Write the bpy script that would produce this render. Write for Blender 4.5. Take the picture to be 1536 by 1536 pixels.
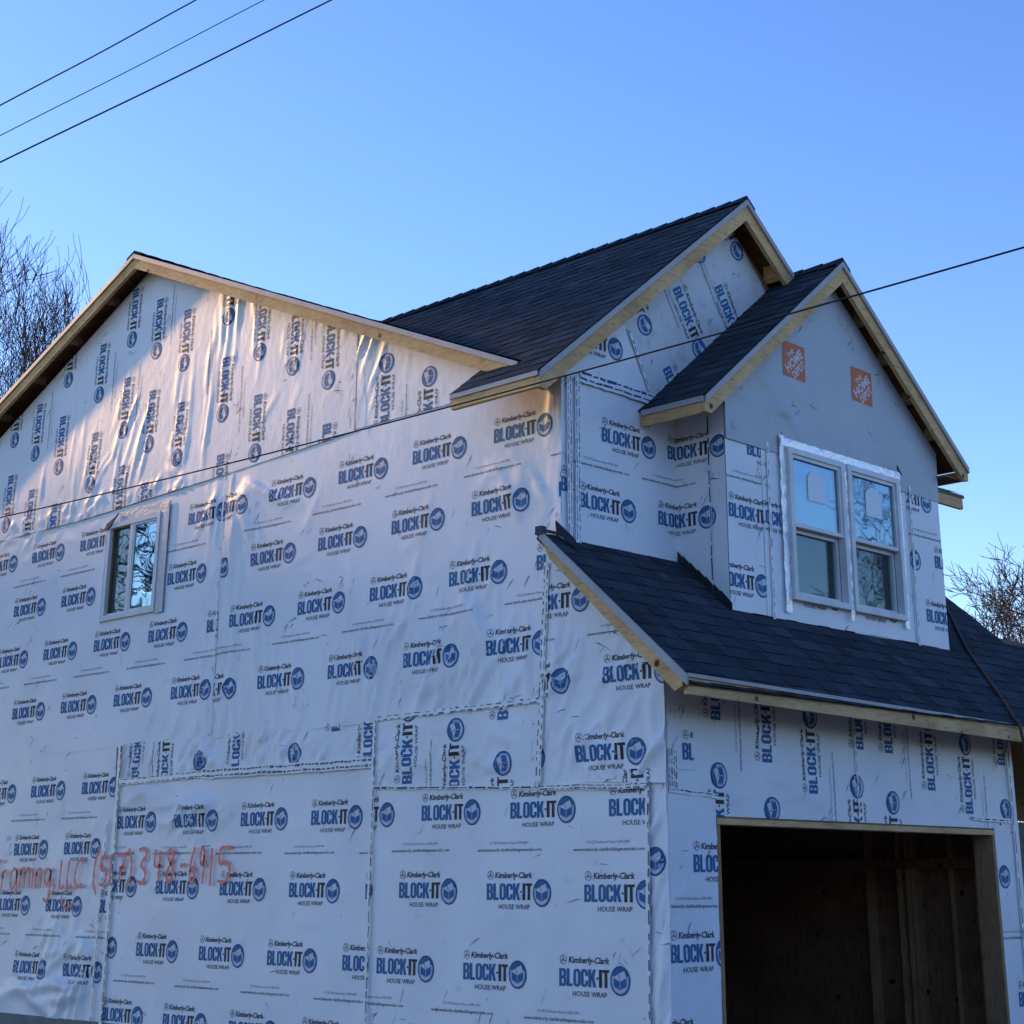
import bpy, bmesh, math, random
import numpy as np
from mathutils import Vector, Matrix
from mathutils.geometry import tessellate_polygon

random.seed(7)
RNG = np.random.default_rng(11)
for _o in list(bpy.data.objects):
    bpy.data.objects.remove(_o)
SC = bpy.context.scene
COL = SC.collection

# ------------------------------------------------------------------ camera
cam = bpy.data.cameras.new('camera')
cam.sensor_fit = 'HORIZONTAL'
cam.sensor_width = 36.0
cam.lens = 2506.70855 / 1536 * 36.0
cam.shift_x = -(810.08815 - 768) / 1536
cam.shift_y = (478.40469 - 768) / 1536
cam.clip_start, cam.clip_end = 0.1, 2000
camo = bpy.data.objects.new('camera', cam)
COL.objects.link(camo)
camo.location = (-7.89201, -6.61442, 2.08052)
camo.rotation_euler = (math.radians(90 + 18.72253), 0, math.radians(-45.84999))
SC.camera = camo

# ------------------------------------------------------------------ sky, sun, exposure
SUN_DIR = Vector((-0.18, 1.017, 0.417)).normalized()      # towards the sun
EL = math.asin(SUN_DIR.z)
AZ = math.atan2(SUN_DIR.x, SUN_DIR.y)
world = bpy.data.worlds.new('World')
SC.world = world
world.use_nodes = True
wn = world.node_tree.nodes
wl = world.node_tree.links
bg = wn['Background']
sky = wn.new('ShaderNodeTexSky')
sky.sky_type = 'NISHITA'
sky.sun_disc = False
sky.sun_elevation = EL
sky.sun_rotation = AZ
sky.altitude = 200
sky.air_density = 1.0
sky.dust_density = 0.2
sky.ozone_density = 2.6
hs = wn.new('ShaderNodeHueSaturation')
hs.inputs['Saturation'].default_value = 1.2
hs.inputs['Hue'].default_value = 0.515
wl.new(sky.outputs[0], hs.inputs['Color'])
wl.new(hs.outputs[0], bg.inputs['Color'])
bg.inputs['Strength'].default_value = 0.15
sun = bpy.data.lights.new('sun', 'SUN')
sun.energy = 2.6
sun.angle = math.radians(2.0)
sun.color = (1.0, 0.58, 0.26)
suno = bpy.data.objects.new('sun', sun)
COL.objects.link(suno)
suno.rotation_euler = SUN_DIR.to_track_quat('Z', 'Y').to_euler()
SC.view_settings.view_transform = 'Standard'
SC.view_settings.look = 'None'
SC.view_settings.exposure = 0.92
SC.view_settings.gamma = 1.0
SC.view_settings.use_curve_mapping = False
SC.cycles.max_bounces = 8

# ------------------------------------------------------------------ materials
MATS = {}


def mat(name, col, rough=0.6, spec=0.5, metal=0.0, build=None):
    m = bpy.data.materials.new(name)
    m.use_nodes = True
    nt = m.node_tree
    b = nt.nodes['Principled BSDF']
    b.inputs['Base Color'].default_value = (*col, 1)
    b.inputs['Roughness'].default_value = rough
    b.inputs['Specular IOR Level'].default_value = spec
    b.inputs['Metallic'].default_value = metal
    if build:
        build(nt, b, col)
    MATS[name] = m
    return m


def N(nt, t, **kw):
    n = nt.nodes.new(t)
    for k, v in kw.items():
        if isinstance(v, tuple) and k.startswith('i_'):
            n.inputs[k[2:]].default_value = v
        elif k.startswith('i_'):
            n.inputs[k[2:].replace('_', ' ')].default_value = v
        else:
            setattr(n, k, v)
    return n


def noise(nt, scale, detail=4, vec=None, stretch=None, rough=0.55):
    tc = nt.nodes.new('ShaderNodeTexCoord')
    src = tc.outputs['Object']
    if stretch:
        mp = nt.nodes.new('ShaderNodeMapping')
        mp.inputs['Scale'].default_value = stretch
        nt.links.new(src, mp.inputs[0])
        src = mp.outputs[0]
    n = nt.nodes.new('ShaderNodeTexNoise')
    n.inputs['Scale'].default_value = scale
    n.inputs['Detail'].default_value = detail
    n.inputs['Roughness'].default_value = rough
    nt.links.new(src, n.inputs['Vector'])
    return n.outputs['Fac']


def ramp(nt, fac, stops):
    r = nt.nodes.new('ShaderNodeValToRGB')
    el = r.color_ramp.elements
    while len(el) < len(stops):
        el.new(0.5)
    for e, (p, c) in zip(el, stops):
        e.position = p
        e.color = (*c, 1)
    nt.links.new(fac, r.inputs[0])
    return r.outputs[0]


def bump(nt, b, h, strength, dist):
    bp = nt.nodes.new('ShaderNodeBump')
    bp.inputs['Strength'].default_value = strength
    bp.inputs['Distance'].default_value = dist
    nt.links.new(h, bp.inputs['Height'])
    nt.links.new(bp.outputs[0], b.inputs['Normal'])
    return bp


def mul(c, k):
    return tuple(min(1, x * k) for x in c)


def wrap_build(dirt):
    def f(nt, b, col):
        big = noise(nt, 1.3, 5)
        c1 = ramp(nt, big, [(0.25, mul(col, 0.88)), (0.6, col)])
        sm = noise(nt, 7, 6, rough=0.7)
        c2 = ramp(nt, sm, [(0.62 - dirt, (1, 1, 1)), (0.80 - dirt * 0.6, (0.72, 0.71, 0.70))])
        mx = nt.nodes.new('ShaderNodeMix')
        mx.data_type = 'RGBA'
        mx.blend_type = 'MULTIPLY'
        mx.inputs['Factor'].default_value = 1.0
        nt.links.new(c1, mx.inputs[6])
        nt.links.new(c2, mx.inputs[7])
        sc = noise(nt, 5, 8, stretch=(1, 1, 0.45), rough=0.75)
        c3 = ramp(nt, sc, [(0.64, (1, 1, 1)), (0.70, (0.60, 0.60, 0.62))])
        m2 = nt.nodes.new('ShaderNodeMix')
        m2.data_type = 'RGBA'
        m2.blend_type = 'MULTIPLY'
        m2.inputs['Factor'].default_value = 0.7
        nt.links.new(mx.outputs[2], m2.inputs[6])
        nt.links.new(c3, m2.inputs[7])
        nt.links.new(m2.outputs[2], b.inputs['Base Color'])
        fine = noise(nt, 16, 4, stretch=(1, 1, 0.6))
        bump(nt, b, fine, 0.12, 0.02)
        rr = noise(nt, 3, 3)
        mr = nt.nodes.new('ShaderNodeMapRange')
        mr.inputs['To Min'].default_value = 0.32
        mr.inputs['To Max'].default_value = 0.52
        nt.links.new(rr, mr.inputs[0])
        nt.links.new(mr.outputs[0], b.inputs['Roughness'])
    return f


mat('wrap', (0.87, 0.88, 0.90), 0.4, 0.5, build=wrap_build(0.0))
mat('wrap_dirty', (0.70, 0.70, 0.70), 0.45, 0.5, build=wrap_build(0.10))
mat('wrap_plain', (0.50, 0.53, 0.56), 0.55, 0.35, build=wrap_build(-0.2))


def ink_build(nt, b, col):
    n = noise(nt, 18, 5)
    c = ramp(nt, n, [(0.3, col), (0.75, tuple(x + (0.30 - x) * 0.16 for x in col))])
    nt.links.new(c, b.inputs['Base Color'])
    bump(nt, b, noise(nt, 16, 4, stretch=(1, 1, 0.6)), 0.12, 0.02)


mat('ink_blue', (0.018, 0.14, 0.34), 0.6, 0.25, build=ink_build)
mat('ink_dark_blue', (0.015, 0.07, 0.20), 0.6, 0.25, build=ink_build)
mat('ink_pale_blue', (0.30, 0.44, 0.68), 0.42, 0.4, build=ink_build)
mat('ink_white', (0.66, 0.68, 0.72), 0.42, 0.4, build=ink_build)
mat('ink_black', (0.026, 0.024, 0.04), 0.6, 0.25, build=ink_build)
mat('ink_grey', (0.16, 0.16, 0.20), 0.6, 0.25, build=ink_build)
mat('ink_red', (1.0, 0.27, 0.20), 0.6, 0.3)
mat('ink_orange', (0.62, 0.15, 0.035), 0.5, 0.3, build=ink_build)


def wood_build(stretch, amt=0.75):
    def f(nt, b, col):
        g = noise(nt, 9, 6, stretch=stretch, rough=0.65)
        c = ramp(nt, g, [(0.28, mul(col, amt * 0.8)), (0.5, col), (0.75, mul(col, 1.12))])
        v = nt.nodes.new('ShaderNodeTexVoronoi')
        v.inputs['Scale'].default_value = 4.2
        tc = nt.nodes.new('ShaderNodeTexCoord')
        nt.links.new(tc.outputs['Object'], v.inputs['Vector'])
        k = ramp(nt, v.outputs['Distance'], [(0.06, (0.14, 0.08, 0.04)), (0.12, (1, 1, 1))])
        st = noise(nt, 2.2, 4)
        k2 = ramp(nt, st, [(0.35, (0.74, 0.70, 0.66)), (0.6, (1, 1, 1))])
        m1 = nt.nodes.new('ShaderNodeMix')
        m1.data_type = 'RGBA'
        m1.blend_type = 'MULTIPLY'
        m1.inputs['Factor'].default_value = 1
        nt.links.new(c, m1.inputs[6])
        nt.links.new(k, m1.inputs[7])
        m2 = nt.nodes.new('ShaderNodeMix')
        m2.data_type = 'RGBA'
        m2.blend_type = 'MULTIPLY'
        m2.inputs['Factor'].default_value = 1
        nt.links.new(m1.outputs[2], m2.inputs[6])
        nt.links.new(k2, m2.inputs[7])
        nt.links.new(m2.outputs[2], b.inputs['Base Color'])
        bump(nt, b, g, 0.3, 0.006)
    return f


mat('pine_y', (0.80, 0.50, 0.22), 0.7, 0.3, build=wood_build((6, 1, 6)))
mat('pine_x', (0.76, 0.48, 0.22), 0.7, 0.3, build=wood_build((1, 6, 6)))
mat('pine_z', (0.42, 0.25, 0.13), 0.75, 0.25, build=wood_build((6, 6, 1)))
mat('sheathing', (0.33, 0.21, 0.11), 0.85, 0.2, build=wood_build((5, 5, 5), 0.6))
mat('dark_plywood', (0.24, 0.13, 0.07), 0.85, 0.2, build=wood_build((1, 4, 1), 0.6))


def shingle_build(nt, b, col):
    at = nt.nodes.new('ShaderNodeAttribute')
    at.attribute_name = 'tone'
    c = ramp(nt, at.outputs['Fac'], [(0.0, mul(col, 0.62)), (0.5, col), (1.0, mul(col, 1.55))])
    gr = noise(nt, 140, 2)
    k = ramp(nt, gr, [(0.35, (0.65, 0.65, 0.66)), (0.65, (1.15, 1.15, 1.15))])
    m = nt.nodes.new('ShaderNodeMix')
    m.data_type = 'RGBA'
    m.blend_type = 'MULTIPLY'
    m.inputs['Factor'].default_value = 1
    nt.links.new(c, m.inputs[6])
    nt.links.new(k, m.inputs[7])
    nt.links.new(m.outputs[2], b.inputs['Base Color'])
    bump(nt, b, gr, 0.6, 0.004)


mat('shingle', (0.044, 0.055, 0.068), 0.95, 0.1, build=shingle_build)
mat('flashing_dark', (0.02, 0.022, 0.026), 0.5, 0.4)


def metal_build(nt, b, col):
    g = noise(nt, 5, 5)
    nt.links.new(ramp(nt, g, [(0.3, mul(col, 0.8)), (0.7, col)]), b.inputs['Base Color'])


mat('drip_edge', (0.44, 0.43, 0.42), 0.45, 0.5, build=metal_build)
mat('vinyl', (0.78, 0.78, 0.78), 0.4, 0.5, build=metal_build)
mat('foil_tape', (0.97, 0.98, 1.0), 0.3, 0.5, metal=0.55,
    build=lambda nt, b, c: bump(nt, b, noise(nt, 14, 5, rough=0.65), 0.9, 0.02))
mat('grey_tape', (0.42, 0.45, 0.50), 0.4, 0.5, metal=0.3,
    build=lambda nt, b, c: bump(nt, b, noise(nt, 20, 5), 0.7, 0.012))
mat('seam_tape', (0.84, 0.85, 0.86), 0.3, 0.5,
    build=lambda nt, b, c: bump(nt, b, noise(nt, 22, 4), 0.5, 0.012))
mat('concrete', (0.25, 0.245, 0.235), 0.9, 0.2, build=metal_build)
mat('screen', (0.035, 0.031, 0.028), 0.55, 0.35)
mat('grey_screen', (0.13, 0.118, 0.105), 0.7, 0.3)
mat('sticker_paper', (0.80, 0.86, 0.92), 0.5, 0.3)
mat('cable_black', (0.012, 0.012, 0.014), 0.6, 0.3)
mat('cable_brown', (0.12, 0.06, 0.045), 0.6, 0.3)
mat('bark', (0.10, 0.075, 0.065), 0.95, 0.1, build=metal_build)
mat('bark_warm', (0.11, 0.078, 0.062), 0.95, 0.1, build=metal_build)
mat('needles', (0.035, 0.05, 0.025), 0.9, 0.1, build=metal_build)
mat('siding', (0.22, 0.24, 0.27), 0.7, 0.3, build=metal_build)


def glass_mat(name, refl, tint):
    m = bpy.data.materials.new(name)
    m.use_nodes = True
    nt = m.node_tree
    for n in list(nt.nodes):
        nt.nodes.remove(n)
    out = nt.nodes.new('ShaderNodeOutputMaterial')
    mix = nt.nodes.new('ShaderNodeMixShader')
    gl = nt.nodes.new('ShaderNodeBsdfGlossy')
    gl.inputs['Color'].default_value = (*tint, 1)
    gl.inputs['Roughness'].default_value = 0.015
    tr = nt.nodes.new('ShaderNodeBsdfTransparent')
    tr.inputs['Color'].default_value = (0.75, 0.85, 0.85, 1)
    mix.inputs[0].default_value = refl
    tc = nt.nodes.new('ShaderNodeTexCoord')
    ns = nt.nodes.new('ShaderNodeTexNoise')
    ns.inputs['Scale'].default_value = 3.0
    ns.inputs['Detail'].default_value = 1.0
    nt.links.new(tc.outputs['Object'], ns.inputs['Vector'])
    bp = nt.nodes.new('ShaderNodeBump')
    bp.inputs['Strength'].default_value = 0.14
    bp.inputs['Distance'].default_value = 0.02
    nt.links.new(ns.outputs['Fac'], bp.inputs['Height'])
    nt.links.new(bp.outputs[0], gl.inputs['Normal'])
    nt.links.new(tr.outputs[0], mix.inputs[1])
    nt.links.new(gl.outputs[0], mix.inputs[2])
    nt.links.new(mix.outputs[0], out.inputs[0])
    MATS[name] = m


glass_mat('glass', 0.32, (0.58, 0.78, 0.90))
glass_mat('glass_screened', 0.09, (0.8, 0.9, 0.95))


def ground_build(nt, b, col):
    g = noise(nt, 0.35, 8, rough=0.7)
    c = ramp(nt, g, [(0.3, (0.10, 0.075, 0.05)), (0.5, (0.16, 0.13, 0.09)), (0.7, (0.13, 0.14, 0.06))])
    nt.links.new(c, b.inputs['Base Color'])
    bump(nt, b, noise(nt, 6, 6), 0.8, 0.1)


mat('ground', (0.14, 0.12, 0.08), 0.95, 0.1, build=ground_build)
mat('gravel', (0.30, 0.28, 0.25), 0.95, 0.1,
    build=lambda nt, b, c: nt.links.new(ramp(nt, noise(nt, 30, 4), [(0.3, mul(c, 0.6)), (0.7, c)]), b.inputs['Base Color']))


# ------------------------------------------------------------------ object helpers
def tag(o, label=None, cat=None, group=None, kind=None):
    if label:
        o['label'] = label
    if cat:
        o['category'] = cat
    if group:
        o['group'] = group
    if kind:
        o['kind'] = kind
    return o


def empty(name, loc=(0, 0, 0)):
    o = bpy.data.objects.new(name, None)
    o.location = loc
    o.empty_display_size = 0.3
    COL.objects.link(o)
    return o


def mk(name, verts, faces, m, parent=None, mi=None, smooth=False):
    me = bpy.data.meshes.new(name)
    me.from_pydata([tuple(map(float, v)) for v in verts], [], faces)
    ms = m if isinstance(m, (list, tuple)) else [m]
    for q in ms:
        me.materials.append(MATS[q])
    if mi is not None:
        me.polygons.foreach_set('material_index', np.array(mi, dtype=np.int32))
    if smooth:
        me.polygons.foreach_set('use_smooth', np.ones(len(me.polygons), dtype=bool))
    me.update()
    o = bpy.data.objects.new(name, me)
    COL.objects.link(o)
    if parent:
        o.parent = parent
        o.matrix_parent_inverse = Matrix.Translation(parent.location).inverted() if parent.type == 'EMPTY' else Matrix()
    return o


class MB:
    def __init__(s):
        s.v, s.f, s.mi = [], [], []

    def add(s, vs, fs, mi=0):
        b = len(s.v)
        s.v += [tuple(v) for v in vs]
        s.f += [tuple(b + i for i in f) for f in fs]
        s.mi += [mi] * len(fs)

    def box(s, a, b, mi=0):
        x0, y0, z0 = (min(a[i], b[i]) for i in range(3))
        x1, y1, z1 = (max(a[i], b[i]) for i in range(3))
        s.add([(x0, y0, z0), (x1, y0, z0), (x1, y1, z0), (x0, y1, z0), (x0, y0, z1), (x1, y0, z1), (x1, y1, z1), (x0, y1, z1)],
              [(0, 3, 2, 1), (4, 5, 6, 7), (0, 1, 5, 4), (1, 2, 6, 5), (2, 3, 7, 6), (3, 0, 4, 7)], mi)

    def bar(s, a, b, h, t, mi=0):
        """board from a to b (its upper outer edge); h, t: section vectors"""
        a, b, h, t = Vector(a), Vector(b), Vector(h), Vector(t)
        s.add([a, a + h, a + h + t, a + t, b, b + h, b + h + t, b + t],
              [(0, 1, 2, 3), (7, 6, 5, 4), (0, 4, 5, 1), (1, 5, 6, 2), (2, 6, 7, 3), (3, 7, 4, 0)], mi)

    def prism(s, pts, vec, mi=0):
        n = len(pts)
        vec = Vector(vec)
        vs = [Vector(p) for p in pts] + [Vector(p) + vec for p in pts]
        tr = tessellate_polygon([[Vector(p) for p in pts]])
        fs = [tuple(t) for t in tr] + [tuple(n + i for i in reversed(t)) for t in tr]
        fs += [(i, (i + 1) % n, n + (i + 1) % n, n + i) for i in range(n)]
        s.add(vs, fs, mi)

    def tube(s, pts, r, n=6, mi=0):
        pts = [Vector(p) for p in pts]
        rr = r if isinstance(r, (list, tuple)) else [r] * len(pts)
        vs, fs = [], []
        for i, p in enumerate(pts):
            d = (pts[min(i + 1, len(pts) - 1)] - pts[max(i - 1, 0)]).normalized()
            u = d.cross(Vector((0.31, 0.17, 0.93))).normalized()
            w = d.cross(u)
            for k in range(n):
                a = 2 * math.pi * k / n
                vs.append(p + (u * math.cos(a) + w * math.sin(a)) * rr[i])
        for i in range(len(pts) - 1):
            for k in range(n):
                fs.append((i * n + k, i * n + (k + 1) % n, (i + 1) * n + (k + 1) % n, (i + 1) * n + k))
        s.add(vs, fs, mi)

    def build(s, name, m, parent=None, smooth=False):
        return mk(name, s.v, s.f, m, parent, s.mi, smooth)


# ------------------------------------------------------------------ polygon clipping
def halfplanes(poly):
    P = np.array(poly, float)
    area = 0.5 * np.sum(P[:, 0] * np.roll(P[:, 1], -1) - np.roll(P[:, 0], -1) * P[:, 1])
    if area < 0:
        P = P[::-1]
    E = np.roll(P, -1, 0) - P
    nrm = np.stack([-E[:, 1], E[:, 0]], 1)
    nrm /= np.linalg.norm(nrm, axis=1)[:, None]
    return nrm, np.sum(nrm * P, 1)


def clip(pts, hp):
    """clip a polygon (list of tuples, first two coords u,v) to half planes"""
    for (nx, ny), c in zip(*hp):
        out = []
        n = len(pts)
        if n == 0:
            return out
        for i in range(n):
            a, b = pts[i], pts[(i + 1) % n]
            da = a[0] * nx + a[1] * ny - c
            db = b[0] * nx + b[1] * ny - c
            if da >= 0:
                out.append(a)
            if (da > 0 > db) or (da < 0 < db):
                t = da / (da - db)
                out.append(tuple(a[k] + (b[k] - a[k]) * t for k in range(len(a))))
        pts = out
    return pts


# ------------------------------------------------------------------ lettering
INK = ['wrap', 'ink_blue', 'ink_black', 'ink_pale_blue', 'ink_white', 'ink_grey', 'ink_dark_blue', 'ink_red', 'ink_orange']
IB, IK, IP, IW, IG, ID, IR, IO = 1, 2, 3, 4, 5, 6, 7, 8


def tri(loops, mi, h):
    """triangulate loops (outer + holes) -> list of (tri Nx3x2 , mi, h)"""
    L = [[Vector((p[0], p[1], 0)) for p in l] for l in loops]
    flat = [p for l in loops for p in l]
    out = []
    for t in tessellate_polygon(L):
        out.append(([flat[i] for i in t], mi, h))
    return out


def arc(cx, cy, rx, ry, a0, a1, n):
    return [(cx + rx * math.cos(math.radians(a0 + (a1 - a0) * i / n)), cy + ry * math.sin(math.radians(a0 + (a1 - a0) * i / n)))
            for i in range(n + 1)]


def tfm(tris, sx=1, sy=1, dx=0, dy=0, shear=0.0, rot=0.0):
    c, s = math.cos(rot), math.sin(rot)
    r = []
    for t, mi, h in tris:
        q = []
        for x, y in t:
            x = x * sx + shear * y * sy
            y = y * sy
            q.append((x * c - y * s + dx, x * s + y * c + dy))
        r.append((q, mi, h))
    return r


def stadium(w, h, r, n=5):
    """rounded rectangle 0..w x 0..h counter clockwise"""
    r = min(r, w / 2, h / 2)
    return (arc(w - r, r, r, r, -90, 0, n) + arc(w - r, h - r, r, r, 0, 90, n) + arc(r, h - r, r, r, 90, 180, n) + arc(r, r, r, r, 180, 270, n))


def off(l, dx, dy):
    return [(x + dx, y + dy) for x, y in l]


ST = 0.2      # stem width, cap height 1


def glyph(ch, mi):
    if ch == 'L':
        return tri([[(0, 0), (.44, 0), (.44, .16), (ST, .16), (ST, 1), (0, 1)]], mi, 0), .47
    if ch == 'I':
        return tri([[(0, 0), (ST + .02, 0), (ST + .02, 1), (0, 1)]], mi, 0), ST + .02
    if ch == 'T':
        return tri([[(.15, 0), (.36, 0), (.36, .84), (.51, .84), (.51, 1), (0, 1), (0, .84), (.15, .84)]], mi, 0), .51
    if ch == 'O':
        return tri([stadium(.53, 1, .22), list(reversed(off(stadium(.14, .70, .07, 3), .195, .15)))], mi, 0), .53
    if ch == 'C':
        o = [(.53, .36), (.53, .22)] + arc(.31, .22, .22, .22, 0, -90, 4)[1:] + arc(.22, .22, .22, .22, -90, -180, 4) + \
            arc(.22, .78, .22, .22, 180, 90, 4) + arc(.31, .78, .22, .22, 90, 0, 4) + [(.53, .62), (.335, .62)] + \
            arc(.265, .78, .07, .07, 0, 180, 4) + arc(.265, .22, .07, .07, 180, 360, 4) + [(.335, .36)]
        return tri([o], mi, 0), .53
    if ch == 'K':
        return tri([[(0, 0), (ST, 0), (ST, .30), (.26, .40), (.36, 0), (.58, 0), (.40, .56), (.56, 1), (.35, 1), (ST, .60), (ST, 1), (0, 1)]], mi, 0), .58
    if ch == 'B':
        outer = [(0, 0)] + arc(.34, .2, .19, .2, -90, 0, 4) + arc(.37, .38, .16, .14, 0, 70, 3) + \
            arc(.36, .64, .16, .12, -70, 0, 3) + arc(.33, .8, .19, .2, 0, 90, 4) + [(0, 1)]
        h1 = [(ST, .15), (ST, .44), (.28, .44)] + arc(.28, .38, .06, .06, 90, 0, 3) + arc(.28, .21, .06, .06, 0, -90, 3)
        h2 = [(ST, .58), (ST, .85), (.27, .85)] + arc(.27, .79, .06, .06, 90, 0, 3) + arc(.27, .64, .06, .06, 0, -90, 3)
        return tri([outer, h1, h2], mi, 0), .53
    if ch == '.':
        return tri([arc(.07, .5, .075, .075, 0, 315, 7)], mi, 0), .14


def font_tris(text, mi, bold=0.0, res=2, cw=1.0):
    cu = bpy.data.curves.new('tmp_text', 'FONT')
    cu.body = text
    cu.size = 1.0
    cu.offset = bold
    cu.resolution_u = res
    cu.fill_mode = 'FRONT'
    ob = bpy.data.objects.new('tmp_text', cu)
    COL.objects.link(ob)
    dg = bpy.context.evaluated_depsgraph_get()
    me = ob.evaluated_get(dg).to_mesh()
    me.calc_loop_triangles()
    vs = [(v.co.x, v.co.y) for v in me.vertices]
    out = [([vs[i] for i in t.vertices], mi, 0) for t in me.loop_triangles]
    ob.evaluated_get(dg).to_mesh_clear()
    bpy.data.objects.remove(ob)
    bpy.data.curves.remove(cu)
    return out


def fit(tris, x0, x1, y0, capfrac_h, shear=0.0):
    """scale a font line so that it spans x0..x1 with capital height capfrac_h on baseline y0"""
    P = np.array([p for t, _, _ in tris for p in t])
    mnx, mxx = P[:, 0].min(), P[:, 0].max()
    sx = (x1 - x0) / (mxx - mnx)
    sy = capfrac_h / 0.72
    return tfm(tris, sx, sy, x0 - mnx * sx, y0, shear)


def densify(tris, L):
    out = []
    st = list(tris)
    while st:
        t, mi, h = st.pop()
        d = [math.dist(t[i], t[(i + 1) % 3]) for i in range(3)]
        m = max(d)
        if m <= L:
            out.append((t, mi, h))
            continue
        i = d.index(m)
        a, b, c = t[i], t[(i + 1) % 3], t[(i + 2) % 3]
        k = ((a[0] + b[0]) / 2, (a[1] + b[1]) / 2)
        st.append(([a, k, c], mi, h))
        st.append(([k, b, c], mi, h))
    return out


def pack(tris, L=0.035):
    tris = densify(tris, L)
    return (np.array([t for t, _, _ in tris]), np.array([m for _, m, _ in tris]), np.array([h for _, _, h in tris], float))


def block_word():
    w = []
    x = 0
    for ch in 'BLOCK.IT':
        g, adv = glyph(ch, IK if ch in '.IT' else IB)
        w += tfm(g, 1, 1, x, 0)
        x += adv + (.035 if ch != 'K' else .03)
    x -= .035
    sx = (0.492 - 0.086) / x
    return tfm(w, sx, 0.100, -0.492, -0.0435)


def emblem():
    rx, ry = 0.079, 0.0825
    e = tri([arc(0, 0, rx, ry, 0, 350, 28)], ID, 0)
    e += tri([arc(0, 0, rx * .86, ry * .88, 0, 350, 28)], IP, .0006)
    e += tri([arc(0, .004, rx * .86, ry * .84, 18, 162, 14)], IB, .0010)
    # open box: two blue faces, white lid and white base band
    k = 0.0785
    e += tri([[(-.62 * k, .18 * k), (-.04 * k, -.06 * k), (-.04 * k, -.62 * k), (-.62 * k, -.36 * k)]], IB, .0014)
    e += tri([[(.62 * k, .18 * k), (.62 * k, -.36 * k), (.04 * k, -.62 * k), (.04 * k, -.06 * k)]], IB, .0014)
    e += tri([[(-.62 * k, .22 * k), (-.02 * k, -.02 * k), (.60 * k, .24 * k), (.42 * k, .70 * k), (-.10 * k, .50 * k)]], IW, .0016)
    e += tri([[(-.22 * k, .44 * k), (-.02 * k, .02 * k), (.02 * k, .04 * k), (-.16 * k, .46 * k)]], ID, .0019)
    e += tri([[(-.66 * k, -.44 * k), (0, -.72 * k), (.66 * k, -.44 * k), (.50 * k, -.66 * k), (0, -.88 * k), (-.50 * k, -.66 * k)]], IW, .0016)
    return e


def swirl():
    r = 0.028
    c = (-0.458, 0.106)
    s = tri([arc(0, 0, r, r, 0, 360 - 22.5, 15), list(reversed(arc(0, 0, r * .86, r * .86, 0, 360 - 22.5, 15)))], IG, 0)
    for a in (40, 160, 280):
        s += tfm(tri([arc(0, .35 * r, .42 * r, .42 * r, 200, 420, 8) + list(reversed(arc(0, .35 * r, .28 * r, .28 * r, 200, 420, 8)))], IK, 0), rot=math.radians(a))
    return tfm(s, 1, 1, *c)


KC = fit(font_tris('Kimberly-Clark', IK, 0.022, 2), -.415, -.086, .089, .036, shear=.18)
HW = fit(font_tris('HOUSE WRAP', IK, 0.004, 2), -.382, -.105, -.097, .030)
URL = fit(font_tris('www.kimberly-clarkbuildingmaterials.com', IK, 0.004, 1), -.79, -.215, -.242, .021)
ICC = fit(font_tris('ICC-ES Evaluation Report ESR-2841', IG, 0.0, 1), -.675, -.33, -.197, .016)
LOGO = pack(block_word() + emblem() + swirl() + KC + HW)
EMB = pack(emblem())
WEB = pack(URL + ICC)


def home_depot():
    k = 1.0
    t = tri([[(-.5, -.5), (.5, -.5), (.5, .5), (-.5, .5)]], IO, 0)
    for word, y, h, w in (('THE', .24, .14, .38), ('HOME', -.08, .27, 1.02), ('DEPOT', -.37, .23, .74)):
        g = fit(font_tris(word, IW, 0.03, 2), -w / 2, w / 2, y, h)
        g = [(p, mi, .0012) for p, mi, _ in g]
        t += tfm(g, .92, .92, .03, -.03, rot=math.radians(42))
    hp = halfplanes([(-.5, -.5), (.5, -.5), (.5, .5), (-.5, .5)])
    out = []
    for p, mi, h in t:
        q = clip(p, hp)
        for i in range(1, len(q) - 1):
            out.append(([q[0], q[i], q[i + 1]], mi, h))
    return pack(tfm(out, .285, .275), .05)


HD = home_depot()


# ------------------------------------------------------------------ wrinkles
def vnoise(u, v, seed):
    r = np.random.default_rng(seed)
    T = r.random((64, 64))
    iu, iv = np.floor(u).astype(int), np.floor(v).astype(int)
    fu, fv = u - iu, v - iv
    fu, fv = fu * fu * (3 - 2 * fu), fv * fv * (3 - 2 * fv)
    g = lambda a, b: T[a % 64, b % 64]
    return (g(iu, iv) * (1 - fu) + g(iu + 1, iv) * fu) * (1 - fv) + (g(iu, iv + 1) * (1 - fu) + g(iu + 1, iv + 1) * fu) * fv - .5


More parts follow.
